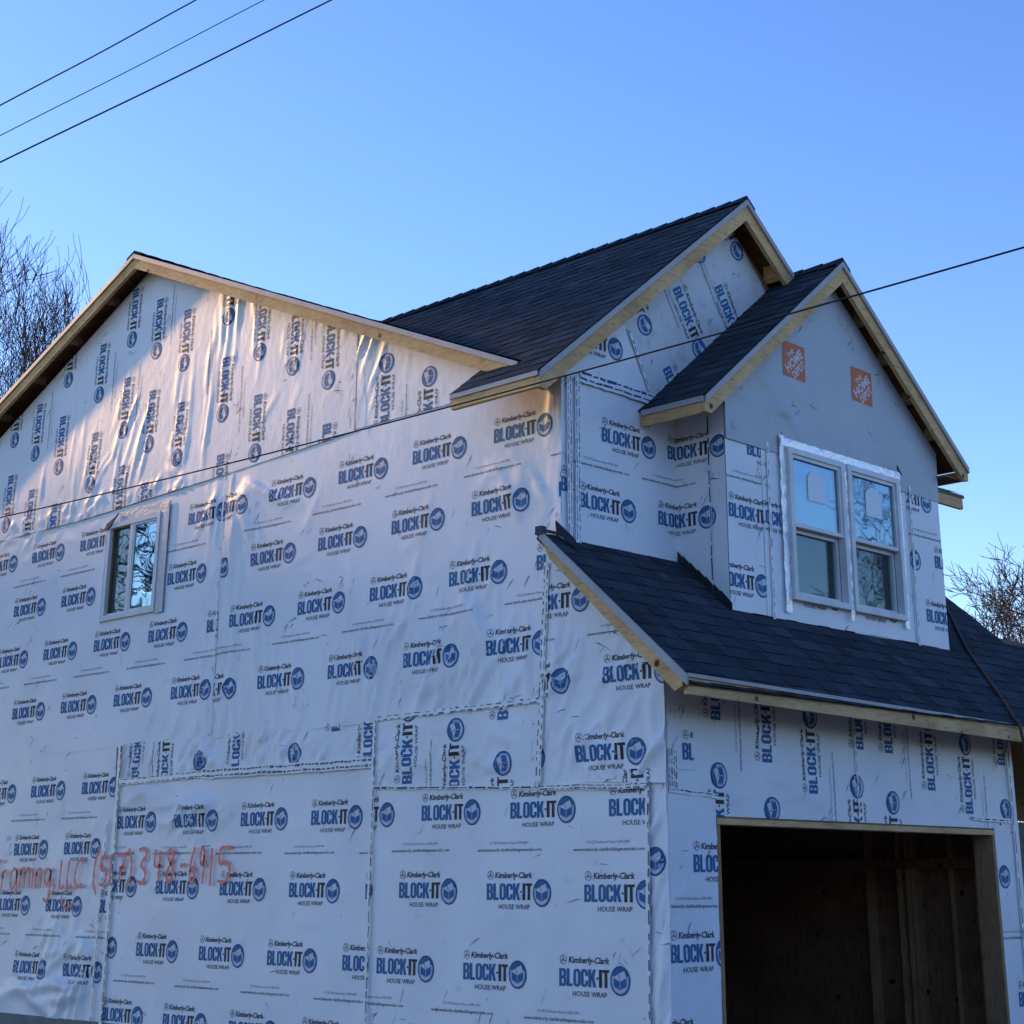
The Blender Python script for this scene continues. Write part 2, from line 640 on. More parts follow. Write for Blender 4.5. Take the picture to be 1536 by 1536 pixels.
class Wr:
    """a field of folds over a sheet: ridges along line segments plus soft undulation"""

    def __init__(s, seed, soft=0.004):
        s.r = random.Random(seed)
        s.f = []
        s.soft = soft
        s.seed = seed

    def fold(s, a, b, w, amp):
        s.f.append((a, b, w, amp))
        return s

    def fan(s, c, a0, a1, n, l0, l1, w=.02, amp=.012, r0=.16):
        for i in range(n):
            a = math.radians(a0 + (a1 - a0) * (i + s.r.uniform(.15, .85)) / n)
            L = s.r.uniform(l0, l1)
            d = (math.cos(a), math.sin(a))
            s.fold((c[0] + d[0] * r0, c[1] + d[1] * r0), (c[0] + d[0] * L, c[1] + d[1] * L), w * s.r.uniform(.7, 1.5), amp * s.r.uniform(.5, 1.2))
        return s

    def streaks(s, box, ang, spread, n, l0, l1, w=.02, amp=.010):
        for i in range(n):
            a = math.radians(ang + s.r.uniform(-spread, spread))
            L = s.r.uniform(l0, l1) / 2
            cx, cy = s.r.uniform(box[0], box[2]), s.r.uniform(box[1], box[3])
            d = (math.cos(a) * L, math.sin(a) * L)
            s.fold((cx - d[0], cy - d[1]), (cx + d[0], cy + d[1]), w * s.r.uniform(.7, 1.6), amp * s.r.uniform(.35, 1.1))
        return s

    def __call__(s, U, V):
        wu = U + .05 * vnoise(U * 2.3, V * 2.3, s.seed + 1) + .02 * vnoise(U * 7, V * 7, s.seed + 2)
        wv = V + .05 * vnoise(U * 2.3 + 9, V * 2.3, s.seed + 3) + .02 * vnoise(U * 7, V * 7 + 5, s.seed + 4)
        H = s.soft * (vnoise(U * 1.7, V * 1.3, s.seed) + .5 * vnoise(U * 4.1, V * 3.3, s.seed + 7)) * 2
        H = H + .0009 * vnoise(U * 14, V * 9, s.seed + 8)
        for a, b, w, amp in s.f:
            dx, dy = b[0] - a[0], b[1] - a[1]
            L = math.hypot(dx, dy)
            dx, dy = dx / L, dy / L
            m = 3 * w + .06
            sel = (wu > min(a[0], b[0]) - m) & (wu < max(a[0], b[0]) + m) & (wv > min(a[1], b[1]) - m) & (wv < max(a[1], b[1]) + m)
            if not sel.any():
                continue
            pu, pv = wu[sel] - a[0], wv[sel] - a[1]
            t = pu * dx + pv * dy
            n = (-pu * dy + pv * dx)
            k = np.clip(t / (L * .25), 0, 1) * np.clip((L - t) / (L * .45), 0, 1)
            H[sel] += amp * k * np.exp(-np.abs(n / w) ** 1.6)
        return H


FLAT = Wr(5, .002)


# ------------------------------------------------------------------ wrap sheets
def to_world(plane, c):
    if plane == 'side':       # seen from -x: u = -y
        return lambda u, v, d: (c - d, -u, v)
    return lambda u, v, d: (u, c - d, v)


def place(P, u, v, ang=0.0):
    """packed lettering P rotated by ang degrees with its emblem centre at u, v"""
    a = math.radians(ang)
    R = np.array([[math.cos(a), math.sin(a)], [-math.sin(a), math.cos(a)]])
    return P[0] @ R + np.array([u, v]), P[1], P[2]


def scuffs(poly, n, seed):
    """small scrapes, pencil ticks and stapler nicks printed as thin dark strokes"""
    r = random.Random(seed)
    us, vs = [p[0] for p in poly], [p[1] for p in poly]
    out = []
    for _ in range(n):
        u, v = r.uniform(min(us), max(us)), r.uniform(min(vs), max(vs))
        for k in range(r.choice((1, 1, 2, 4))):
            a = r.uniform(0, 3.14) if r.random() < .5 else r.gauss(1.2, .3)
            L, w = r.uniform(.012, .07), r.uniform(.0015, .005)
            x, y = u + r.gauss(0, .04), v + r.gauss(0, .04)
            dx, dy = math.cos(a) * L, math.sin(a) * L
            out.append(([(x - dx, y - dy), (x + dx + w, y + dy), (x + dx * .3, y + dy * .3 + w * 2)], r.choice((IG, IG, IP, ID)), 0))
    return pack(out, .03)


def sheet(plane, c, poly, off_, prints=(), wr=None, m='wrap', hole=None, res=.03, name='house_wrap', parent=None):
    wr = wr or FLAT
    hp = halfplanes(poly)
    P = np.array(poly, float)
    u0, v0 = P.min(0) - res * .5
    u1, v1 = P.max(0) + res * .5
    nu, nv = int((u1 - u0) / res) + 2, int((v1 - v0) / res) + 2
    gu, gv = u0 + np.arange(nu) * res, v0 + np.arange(nv) * res
    U, V = np.meshgrid(gu, gv, indexing='ij')
    H = wr(U, V)
    ins = np.min(np.einsum('ijk,lk->ijl', np.stack([U, V], -1), hp[0]) - hp[1], -1)
    W = to_world(plane, c)
    verts, faces, mi = [], [], []
    idx = -np.ones((nu, nv), int)
    cell = np.minimum.reduce([ins[:-1, :-1], ins[1:, :-1], ins[1:, 1:], ins[:-1, 1:]])
    cmax = np.maximum.reduce([ins[:-1, :-1], ins[1:, :-1], ins[1:, 1:], ins[:-1, 1:]])

    def gi(i, j):
        if idx[i, j] < 0:
            idx[i, j] = len(verts)
            verts.append(W(gu[i], gv[j], off_ + H[i, j]))
        return idx[i, j]

    def samp(u, v):
        a = np.clip((u - u0) / res, 0, nu - 1.001)
        b = np.clip((v - v0) / res, 0, nv - 1.001)
        i, j = np.floor(a).astype(int), np.floor(b).astype(int)
        s, t = a - i, b - j
        return (H[i, j] * (1 - s) + H[i + 1, j] * s) * (1 - t) + (H[i, j + 1] * (1 - s) + H[i + 1, j + 1] * s) * t
    flip = False
    for i in range(nu - 1):
        for j in range(nv - 1):
            if cmax[i, j] < -res:
                continue
            cu, cv = gu[i] + res / 2, gv[j] + res / 2
            if hole and hole[0] < cu < hole[2] and hole[1] < cv < hole[3]:
                continue
            if cell[i, j] >= 0:
                faces.append((gi(i, j), gi(i + 1, j), gi(i + 1, j + 1), gi(i, j + 1)))
                mi.append(0)
            else:
                q = clip([(gu[i], gv[j]), (gu[i + 1], gv[j]), (gu[i + 1], gv[j + 1]), (gu[i], gv[j + 1])], hp)
                if len(q) >= 3:
                    b = len(verts)
                    for (u, v) in q:
                        verts.append(W(u, v, off_ + float(samp(np.array(u), np.array(v)))))
                    faces.append(tuple(range(b, b + len(q))))
                    mi.append(0)
    nsm = len(faces)
    area = (P[:, 0].max() - P[:, 0].min()) * (P[:, 1].max() - P[:, 1].min())
    for T, M, Hh in list(prints) + [scuffs(poly, int(5 + area * 6), int(abs(off_ * 1e4 + P.sum() * 100)))]:
        D = np.min(np.einsum('ijk,lk->ijl', T, hp[0]) - hp[1], -1)
        keep = D.min(1) >= 0
        part = (~keep) & (D.max(1) > -.2)
        tl = [(T[k], M[k], Hh[k]) for k in np.nonzero(keep)[0]]
        for k in np.nonzero(part)[0]:
            q = clip([tuple(p) for p in T[k]], hp)
            for n in range(1, len(q) - 1):
                tl.append((np.array([q[0], q[n], q[n + 1]]), M[k], Hh[k]))
        if not tl:
            continue
        A = np.array([t[0] for t in tl]).reshape(-1, 2)
        hh = np.repeat(np.array([t[2] for t in tl]), 3)
        d = off_ + samp(A[:, 0], A[:, 1]) + .0024 + hh
        b = len(verts)
        verts += [W(A[k, 0], A[k, 1], d[k]) for k in range(len(A))]
        for k in range(len(tl)):
            if hole:
                cc = tl[k][0].mean(0)
                if hole[0] < cc[0] < hole[2] and hole[1] < cc[1] < hole[3]:
                    continue
            faces.append((b + 3 * k, b + 3 * k + 1, b + 3 * k + 2))
            mi.append(int(tl[k][1]))
    o = mk(name, verts, faces, [m] + INK[1:], parent, mi, smooth=True)
    return o


def lattice(y0, z, ks, p=.8475, tilt=0.0, url=True, side=True):
    out = []
    for k in ks:
        yy, zz = y0 + k * p, z + k * p * tilt
        u = -yy if side else yy
        out.append(place(LOGO, u, zz))
        if url:
            out.append(place(WEB, u, zz))
    return out


house = empty('house', (2.0, 3.0, 0.35))
tag(house, 'two storey house under construction wrapped in white printed house wrap with dark shingle roofs', 'house')

YW, YD, XC, XR, XG = 0.846, 0.397, 1.193, 3.98, 4.11
YP, ZP, MP = 6.024, 7.5645, 0.424          # main gable
XP1, ZP1, MG = 1.914, 7.172, 0.8178         # front gable
XP2, ZP2 = 2.583, 6.7275                    # small gable over the bump-out
YB = 10.674                                  # rear wall
ZB = 1.05


def main_z(y):
    return ZP - MP * abs(y - YP)


def g1_z(x):
    return ZP1 - MG * abs(x - XP1)


def d_z(x):
    return ZP2 - MG * abs(x - XP2)


# ------------------------------------------------------------------ sheathing
def wall(name, outline, hole, vec, m='sheathing'):
    """outline, hole: 3D loops in one plane"""
    mb = MB()
    loops = [[Vector(p) for p in outline]] + ([[Vector(p) for p in hole]] if hole else [])
    flat = [p for l in loops for p in l]
    n = len(flat)
    vec = Vector(vec)
    tr = tessellate_polygon(loops)
    fs = [tuple(t) for t in tr] + [tuple(n + i for i in reversed(t)) for t in tr]
    b = 0
    for l in loops:
        k = len(l)
        fs += [(b + i, b + (i + 1) % k, n + b + (i + 1) % k, n + b + i) for i in range(k)]
        b += k
    mb.add(flat + [p + vec for p in flat], fs)
    return mb.build(name, m, house)


T = .13
wall('wall', [(0, 0, .40), (0, 0, 3.05), (0, YW, 3.9), (0, YW, 5.28), (0, 1.3, 5.42), (0, YP, ZP - .10), (0, YB, 5.36), (0, YB, .40)],
     [(0, 5.60, 4.31), (0, 6.33, 4.31), (0, 6.33, 5.07), (0, 5.60, 5.07)], (T, 0, 0))
wall('wall', [(T, YW, 3.9), (3.83, YW, 3.9), (3.83, YW, 5.45), (XP1, YW, ZP1 - .14), (T, YW, 5.55)], None, (0, T, 0))
wall('wall', [(XC, YD, 3.6), (XR, YD, 3.6), (XR, YD, 5.45), (XP2, YD, ZP2 - .14), (XC, YD, 5.45)],
     [(1.90, YD, 4.03), (3.31, YD, 4.03), (3.31, YD, 5.09), (1.90, YD, 5.09)], (0, .1, 0))
wall('wall', [(XC, YD + .1, 3.6), (XC, YW, 3.6), (XC, YW, 5.45), (XC, YD + .1, 5.45)], None, (.1, 0, 0))
wall('wall', [(XR, YD + .1, 3.6), (XR, YW, 3.6), (XR, YW, 5.45), (XR, YD + .1, 5.45)], None, (-.1, 0, 0))
wall('wall', [(T, 0, .40), (.4455, 0, .40), (.4455, 0, 2.47), (3.7455, 0, 2.47), (3.7455, 0, .40), (XG, 0, .40), (XG, 0, 3.45), (T, 0, 3.45)], None, (0, T, 0))
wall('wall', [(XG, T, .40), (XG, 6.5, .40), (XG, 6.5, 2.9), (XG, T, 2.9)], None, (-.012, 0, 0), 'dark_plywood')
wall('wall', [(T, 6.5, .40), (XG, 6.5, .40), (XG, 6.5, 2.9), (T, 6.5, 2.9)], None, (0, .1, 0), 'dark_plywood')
wall('wall', [(3.83, 1.3, 2.9), (5.0, 1.3, 2.9), (5.0, 1.3, 5.5), (3.83, 1.3, 5.5)], None, (0, .1, 0))
wall('wall', [(5.0, 1.4, .4), (5.0, YP, .4), (5.0, YB, .4), (5.0, YB, 5.36), (5.0, YP, ZP - .1), (5.0, 1.4, 5.44)], None, (-.1, 0, 0))
wall('wall', [(T, YB - T, .4), (4.9, YB - T, .4), (4.9, YB - T, 5.36), (T, YB - T, 5.36)], None, (0, T, 0))
mb = MB()
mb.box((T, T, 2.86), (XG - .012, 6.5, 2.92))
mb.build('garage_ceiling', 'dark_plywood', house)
mb = MB()
mb.box((T, T, .36), (XG, 6.5, .41))
mb.build('garage_floor', 'concrete', house)
mb = MB()
mb.box((.15, YW + .2, 3.4), (4.9, YB - .2, 3.44))
mb.build('upper_floor', 'dark_plywood', house)
mb = MB()
mb.box((.02, .02, -.3), (XG - .02, YB - .02, .39))
mb.box((-.016, 3.2, .39), (-.002, YB - .02, 1.05))
mb.build('foundation', 'concrete', house)

# studs along the right garage wall, jambs and header trim of the opening
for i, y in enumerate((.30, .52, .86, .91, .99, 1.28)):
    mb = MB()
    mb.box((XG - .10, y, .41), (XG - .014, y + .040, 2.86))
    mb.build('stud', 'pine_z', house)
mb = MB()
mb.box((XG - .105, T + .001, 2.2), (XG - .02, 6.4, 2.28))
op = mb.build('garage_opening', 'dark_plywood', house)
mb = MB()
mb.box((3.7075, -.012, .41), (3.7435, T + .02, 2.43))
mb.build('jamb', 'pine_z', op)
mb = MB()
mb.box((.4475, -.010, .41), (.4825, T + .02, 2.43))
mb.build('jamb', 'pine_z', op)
mb = MB()
mb.box((.4475, -.014, 2.432), (3.7435, T + .02, 2.468))
mb.build('header_board', 'pine_x', op)

# ------------------------------------------------------------------ the wrap, sheet by sheet
S = lambda pts: [(-y, z) for y, z in pts]     # side coordinates (y, z) -> (u, v)


def rot_logo(y, z, ang, url=False, side=True):
    u = -y if side else y
    r = [place(LOGO, u, z, ang)]
    if url:
        r.append(place(WEB, u, z, ang))
    return r


# lower left sheet
pr = []
for y0, z, url in ((7.657 - .8305 * 2, 2.857, True), (6.197, 2.372, False), (6.413, 1.914, True), (6.02, 1.415, False)):
    pr += lattice(y0, z, range(-1, 6), .835, .002, url)
w = Wr(21, 0.0018)
w.fan((-6.05, 1.75), 195, 255, 9, .5, 1.1, .026, .026)
w.streaks((-9.5, 1.05, -6.2, 1.33), -8, 16, 24, .5, 1.3, .030, .028)
w.streaks((-6.9, 1.1, -6.2, 1.8), 60, 25, 14, .3, .8, .03, .016)
w.streaks((-10, 1.2, -6, 3.1), 80, 30, 14, .3, .7, .03, .006)
sheet('side', 0, S([(10.67, 1.06), (10.67, 3.25), (6.0, 3.27), (5.86, 1.04)]), .003, pr, w, parent=house)

# upper left sheet, with the small window
pr = []
for r, (y0, z, url) in enumerate(((4.6684, 4.9894, True), (4.9161, 4.5119, False), (5.1428, 4.0554, True), (5.599, 3.56, False))):
    pr += lattice(y0, z, range(-2, 8), .8475, .0005, url)
w = Wr(22, 0.0018)
w.streaks((-4.9, 3.3, -4.66, 5.2), 88, 8, 16, .4, 1.1, .022, .012)
w.fan((-4.64, 5.30), 225, 262, 7, .4, .8, .018, .012)
w.streaks((-6, 3.2, -4.7, 4.1), 70, 25, 14, .3, .8, .03, .009)
w.streaks((-9, 5.0, -6.4, 5.3), 10, 40, 16, .2, .6, .03, .012)
w.streaks((-10, 3.2, -5, 5), 70, 50, 40, .2, .8, .02, .005)
sheet('side', 0, S([(10.67, 3.17), (10.67, 5.32), (4.625, 5.40), (4.645, 3.18)]), .006, pr, w, hole=(-6.33, 4.31, -5.60, 5.07), parent=house)

# big middle sheet
pr = []
for y0, z, url in ((.9906, 5.0358, True), (1.2046, 4.5504, False), (1.4225, 4.0877, True), (1.8739 - .8475, 3.5767, False)):
    pr += lattice(y0, z, range(-1, 5), .8475, -.0101, url)
w = Wr(23, 0.0023)
w.fan((-4.60, 5.26), 275, 345, 17, .5, 1.25, .020, .019)
w.fan((-4.58, 5.05), 280, 320, 6, .4, .9, .020, .014)
w.streaks((-4.62, 3.3, -4.35, 5.1), 88, 6, 14, .5, 1.3, .020, .014)
w.fan((-1.0, 4.55), 120, 175, 9, .35, .9, .022, .008)
w.streaks((-1.6, 4.5, -.95, 4.75), 125, 10, 9, .25, .5, .025, .012)
w.fan((-1.75, 4.1), 262, 300, 9, .5, 1.2, .035, .016)
w.fan((-2.35, 3.22), 20, 88, 13, .4, 1.0, .022, .013)
w.streaks((-4.5, 3.25, -1.1, 3.9), 80, 22, 40, .3, 1.0, .017, .016)
w.streaks((-3.0, 3.3, -1.1, 4.2), 58, 14, 20, .4, 1.0, .017, .018)
w.streaks((-3.2, 3.25, -2.7, 4.4), 85, 10, 6, .6, 1.2, .022, .012)
w.streaks((-4.4, 4.0, -1, 5.2), 30, 60, 24, .2, .6, .03, .005)
w.streaks((-.93, 4.2, -.85, 5.3), 88, 5, 8, .3, .8, .016, .012)
sheet('side', 0, S([(4.632, 3.17), (4.632, 5.40), (YW - .012, 5.42), (YW - .012, 4.0), (1.0, 3.17)]), .012, pr, w, parent=house)

# near strip by the garage corner
pr = []
for y0, z, url in ((.666, 3.819, True), (.83, 3.315, False), (.215, 2.849, True)):
    pr += lattice(y0, z, (-2, -1, 0, 1), .8475, 0, url)
w = Wr(24, 0.0023)
w.streaks((-1.0, 2.75, -.05, 3.5), 50, 30, 34, .25, .7, .016, .018)
w.streaks((-.08, 2.7, 0, 3.2), 88, 4, 6, .3, .8, .014, .010)
w.streaks((-1.0, 2.8, -.85, 4.0), 86, 6, 10, .4, .9, .02, .010)
w.fan((-.55, 3.15), 240, 300, 7, .3, .6, .03, .010)
sheet('side', 0, S([(.945, 4.12), (-.014, 3.27), (-.014, 2.72), (1.035, 2.66)]), .020, pr, w, parent=house)

# middle patch, lettering running upward
w = Wr(25, 0.0018)
w.streaks((-2.62, 2.75, -1.05, 3.15), 20, 50, 26, .2, .6, .018, .011)
w.fan((-2.60, 3.15), 275, 330, 6, .25, .6, .02, .010)
pr = rot_logo(1.816, 3.07, 90) + rot_logo(1.357, 2.831, 90, True) + rot_logo(2.29, 3.23, 90, True) + rot_logo(1.36, 3.60, 90) + rot_logo(1.816, 3.92, 90)
sheet('side', 0, S([(2.64, 3.188), (2.64, 2.725), (1.026, 2.672), (1.014, 3.205)]), .020, pr, w, parent=house)

# band of lettering running upward under the upper sheets
w = Wr(26, 0.0023)
w.streaks((-5.85, 2.9, -2.7, 3.2), 60, 30, 60, .15, .5, .015, .017)
w.fan((-4.60, 3.22), 235, 300, 10, .2, .5, .02, .014)
w.streaks((-5.0, 2.9, -3.4, 3.2), 55, 10, 12, .3, .5, .02, .014)
pr = []
for y, z, u in ((4.767, 3.012, False), (3.566, 3.003, False), (4.289, 3.377, False), (5.658, 3.41, True), (5.241, 3.276, False), (3.089, 3.63, False), (2.727, 3.38, False)):
    pr += rot_logo(y, z, 90, u)
sheet('side', 0, S([(5.90, 3.20), (5.90, 2.885), (2.645, 2.885), (2.645, 3.20)]), .009, pr, w, parent=house)

# lower middle sheet
pr = []
for y0, z, url in ((2.8462, 2.5356, True), (3.0642, 2.0424, False), (3.2834, 1.5799, True), (3.70, 1.09, False)):
    pr += lattice(y0, z, range(-2, 5), .8475, .0107, url)
w = Wr(27, .003)
w.streaks((-5.85, 2.55, -4.4, 2.88), 20, 25, 20, .3, .7, .028, .013)
w.fan((-4.5, 2.85), 200, 250, 8, .3, .8, .022, .014)
w.streaks((-5.8, 1.1, -2.7, 2.6), 60, 60, 40, .15, .6, .02, .004)
sheet('side', 0, S([(5.89, 1.0), (5.90, 2.90), (2.645, 2.90), (2.652, 1.0)]), .012, pr, w, parent=house)

# lower right sheet
pr = []
for y0, z, url in ((.8033, 2.5276, True), (1.0138, 2.0358, False), (1.2236, 1.5565, True), (.80, 1.07, False)):
    pr += lattice(y0, z, range(-2, 4), .8475, .0081, url)
w = Wr(28, .0025)
w.streaks((-2.6, 1.1, -.2, 2.6), 70, 60, 30, .12, .4, .02, .0035)
w.streaks((-.12, 1.0, 0, 2.6), 80, 10, 22, .15, .4, .016, .009)
sheet('side', 0, S([(2.650, 1.0), (2.640, 2.75), (.12, 2.69), (.155, 1.0)]), .015, pr, w, parent=house)
w = Wr(29, .004)
w.streaks((-.14, 1.0, 0, 2.6), 70, 15, 40, .12, .35, .016, .010)
sheet('side', 0, S([(.17, 1.0), (.135, 2.74), (-.012, 2.74), (-.012, 1.0)]), .006, [place(EMB, -.091, 2.214)], w, res=.02, parent=house)
# small patch over the corner
sheet('side', 0, S([(.588, 2.755), (.588, 2.685), (-.016, 2.655), (-.016, 2.74)]), .027, rot_logo(.20, 2.86, 90), Wr(30, .003), res=.02, parent=house)

# gable sheet, lettering running downward
pr = []
P1 = [(6.733, 7.253, 0), (6.254, 6.833, 0), (5.831, 6.63, 0), (5.378, 6.419, 1), (4.74, 6.695, 0), (4.267, 6.273, 0), (3.807, 6.052, 0), (3.343, 5.84, 1),
      (7.325, 6.667, 0), (6.744, 6.404, 0), (6.275, 5.977, 1), (5.845, 5.77, 1), (5.376, 5.566, 0), (4.746, 5.839, 1), (4.263, 5.412, 1),
      (8.251, 6.24, 0), (7.819, 6.029, 0), (7.359, 5.819, 1), (6.753, 5.548, 0), (3.807, 5.20, 0), (3.343, 4.99, 1), (4.74, 4.99, 0),
      (5.845, 4.93, 0), (6.254, 5.15, 0), (7.359, 4.97, 0), (7.819, 5.18, 0), (8.251, 5.39, 0), (8.72, 5.61, 1), (9.2, 5.85, 0), (8.72, 6.45, 0), (9.65, 5.4, 0)]
for y, z, u in P1:
    pr += rot_logo(y, z, -90, bool(u))
w = Wr(31, .0016)
w.streaks((-4.95, 6.45, -4.35, 6.98), 86, 5, 14, .35, .9, .014, .010)
w.streaks((-5.05, 5.6, -4.65, 6.6), 87, 4, 9, .5, 1.2, .014, .009)
w.streaks((-6.35, 5.5, -5.75, 6.35), 72, 8, 15, .4, 1.0, .015, .010)
w.streaks((-5.6, 5.6, -5.2, 6.3), 84, 6, 7, .4, 1.0, .016, .007)
w.streaks((-7.15, 5.4, -6.9, 6.6), 88, 3, 5, .7, 1.5, .016, .010)
w.streaks((-8.9, 5.3, -7.4, 5.8), 86, 8, 12, .3, .7, .018, .006)
w.fan((-6.9, 5.33), 30, 85, 9, .3, .8, .014, .011)
w.fan((-5.2, 5.35), 100, 165, 7, .3, .7, .014, .010)
w.streaks((-7.3, 5.27, -5.1, 5.43), 60, 70, 50, .08, .25, .014, .012)
w.streaks((-8.6, 5.27, -7.4, 5.38), 60, 60, 22, .08, .22, .014, .011)
w.streaks((-4.3, 6.1, -3.1, 6.5), 86, 4, 12, .25, .6, .012, .007)
w.streaks((-4.2, 5.4, -3.05, 6.0), 75, 30, 10, .15, .5, .02, .0035)
sheet('side', 0, S([(10.66, 5.26), (10.66, 5.36), (YP, ZP - .11), (3.0, main_z(3.0) - .10), (3.0, 5.36), (4.6, 5.30), (6.9, 5.235)]), .021, pr, w, res=.025, parent=house)
# its right part, lettering running upward
w = Wr(32, 0.0014)
w.streaks((-3.0, 5.55, -2.68, 6.15), 70, 5, 12, .4, .8, .013, .011)
w.streaks((-2.4, 5.4, -1.2, 5.9), 80, 30, 12, .15, .4, .018, .003)
w.streaks((-1.6, 5.45, -1.0, 5.6), 85, 8, 8, .15, .3, .02, .01)
pr = rot_logo(2.645, 5.829, 90, True) + rot_logo(2.161, 5.62, 90, True) + rot_logo(1.69, 5.40, 90)
sheet('side', 0, S([(3.02, 5.375), (3.02, main_z(3.02) - .10), (1.02, 5.43), (1.02, 5.36)]), .019, pr, w, res=.025, parent=house)

# front wall of the upper floor and cheek of the bump-out
pr = [place(LOGO, .888, 5.014), place(WEB, .888, 5.014), place(LOGO, .66, 4.521), place(LOGO, 1.589, 5.014), place(WEB, 1.60, 5.014), place(LOGO, 1.469, 4.521)]
sheet('front', YW, [(-.012, 3.95), (XC, 3.95), (XC, 5.36), (.95, 5.385), (-.012, 5.40)], .004, pr, Wr(41, .003), parent=house)
sheet('front', YW, [(-.014, 4.0), (.095, 4.0), (.095, 5.39), (-.014, 5.39)], .008, [place(LOGO, .47, 4.60)], Wr(42, .002), res=.02, parent=house)
pr = [place(LOGO, -.45, 5.014), place(WEB, -.45, 5.014), place(LOGO, -.57, 4.521)]
sheet('side', XC, [(-YW + .006, 3.9), (-YD, 3.5), (-YD, 5.5), (-YW + .006, 5.5)], .004, pr, Wr(43, .002), parent=house)
# front gable, dirty sheet set askew
A = -58.7
pr = []
for u, v in ((.872, 5.924), (2.01, 6.814), (1.527, 6.66), (1.49, 5.885), (1.996, 6.03), (1.35, 5.23), (1.04, 6.55), (2.5, 6.5)):
    pr.append(place(LOGO, u, v, A))
for u, v in ((1.49, 5.885), (1.996, 6.10)):
    pr.append(place(WEB, u + .08, v + .05, A))
w = Wr(44, .004)
w.streaks((.3, 5.5, 3, 6.9), -58, 8, 12, .4, .9, .04, .006)
sheet('front', YW, [(.1, 5.37), (3.6, 5.37), (XP1, ZP1 - .15), (.1, 5.57)], .009, pr, w, m='wrap_dirty', parent=house)
sheet('front', YW, [(0, 5.36), (.925, 5.36), (.67, 5.86), (.50, 5.86), (0, 5.50)], .014, [place(LOGO, .543, 5.666)], Wr(45, .003), parent=house)

# bump-out front
pr = [place(LOGO, 1.554, 4.062), place(LOGO, 1.935, 5.03), place(WEB, 1.935, 5.03)]
sheet('front', YD, [(XC, 3.6), (1.68, 3.6), (1.66, 5.3), (XC, 5.3)], .004, pr + [place(LOGO, 1.698, 4.55)], Wr(51, .002), parent=house)
pr = [place(LOGO, 2.42, 4.068), place(LOGO, 3.20, 4.062), place(LOGO, 2.0, 4.56), place(LOGO, 2.80, 5.38)]
sheet('front', YD, [(1.60, 3.6), (3.56, 3.6), (3.56, 5.3), (1.60, 5.3)], .008, pr, Wr(52, .002), hole=(1.90, 4.03, 3.31, 5.09), parent=house)
pr = [place(LOGO, 3.793, 5.006), place(EMB, 3.569, 4.511), place(LOGO, 4.171, 4.085), place(WEB, 4.25, 4.95), place(LOGO, 4.35, 4.53)]
sheet('front', YD, [(3.50, 3.6), (XR, 3.6), (XR, 5.3), (3.50, 5.3)], .012, pr, Wr(53, .002), parent=house)
w = Wr(54, .003)
w.streaks((1.25, 5.2, 2.4, 5.6), -22, 14, 16, .3, .9, .02, .012)
w.streaks((1.6, 5.6, 3.5, 6.4), 80, 40, 12, .2, .6, .03, .004)
w.streaks((2.4, 5.15, 3.9, 5.45), -6, 14, 16, .2, .7, .03, .007)
sheet('front', YD, [(XC, 5.06), (XR, 5.04), (XR + .02, 5.45), (XP2, ZP2 - .14), (XC, 5.47)], .017,
      [place(HD, 2.052, 5.815, -1), place(HD, 2.95, 5.805, -1)], w, m='wrap_plain', hole=(1.90, 4.03, 3.31, 5.10), parent=house)

# garage front
pr = []
for x, z, u in ((1.48, 3.139, 1), (1.98, 2.712, 0), (2.414, 2.62, 0), (3.428, 3.067, 1), (3.949, 2.618, 0), (1.021, 2.533, 0), (.996, 3.313, 0),
                (2.932, 3.213, 0), (2.413, 3.444, 1), (.485, 3.544, 1), (3.95, 3.436, 0), (.49, 2.72, 0), (2.05, 3.45, 0)):
    pr += rot_logo(x, z, 90, bool(u), side=False)
w = Wr(61, .003)
w.streaks((.05, 2.6, 1.2, 3.1), 35, 30, 20, .2, .6, .03, .006)
w.streaks((1.0, 2.5, 4, 2.75), 5, 20, 20, .2, .6, .03, .006)
sheet('front', 0, [(-.016, 2.48), (XG, 2.48), (XG, 3.40), (-.016, 3.40)], .005, pr, w, parent=house)
sheet('front', 0, [(0, 2.74), (.245, 2.74), (.245, 3.12), (0, 3.12)], .009, [place(LOGO, .632, 2.84)], Wr(62, .002), res=.02, parent=house)
w = Wr(63, .003)
w.streaks((.02, 1, .44, 2.6), 60, 25, 22, .2, .5, .022, .006)
sheet('front', 0, [(-.012, .42), (.4455, .42), (.4455, 2.60), (-.012, 2.60)], .009,
      [place(LOGO, .709, 2.198), place(WEB, .709, 2.198), place(LOGO, .479, 1.70), place(LOGO, .26, 1.235), place(WEB, .26, 1.235)], w, res=.025, parent=house)
sheet('front', 0, [(3.7455, .42), (XG, .42), (XG, 2.54), (3.7455, 2.54)], .009,
      [place(LOGO, 3.839, 2.141), place(LOGO, 4.39, 1.29), place(WEB, 4.39, 1.95)], Wr(64, .002), res=.025, parent=house)


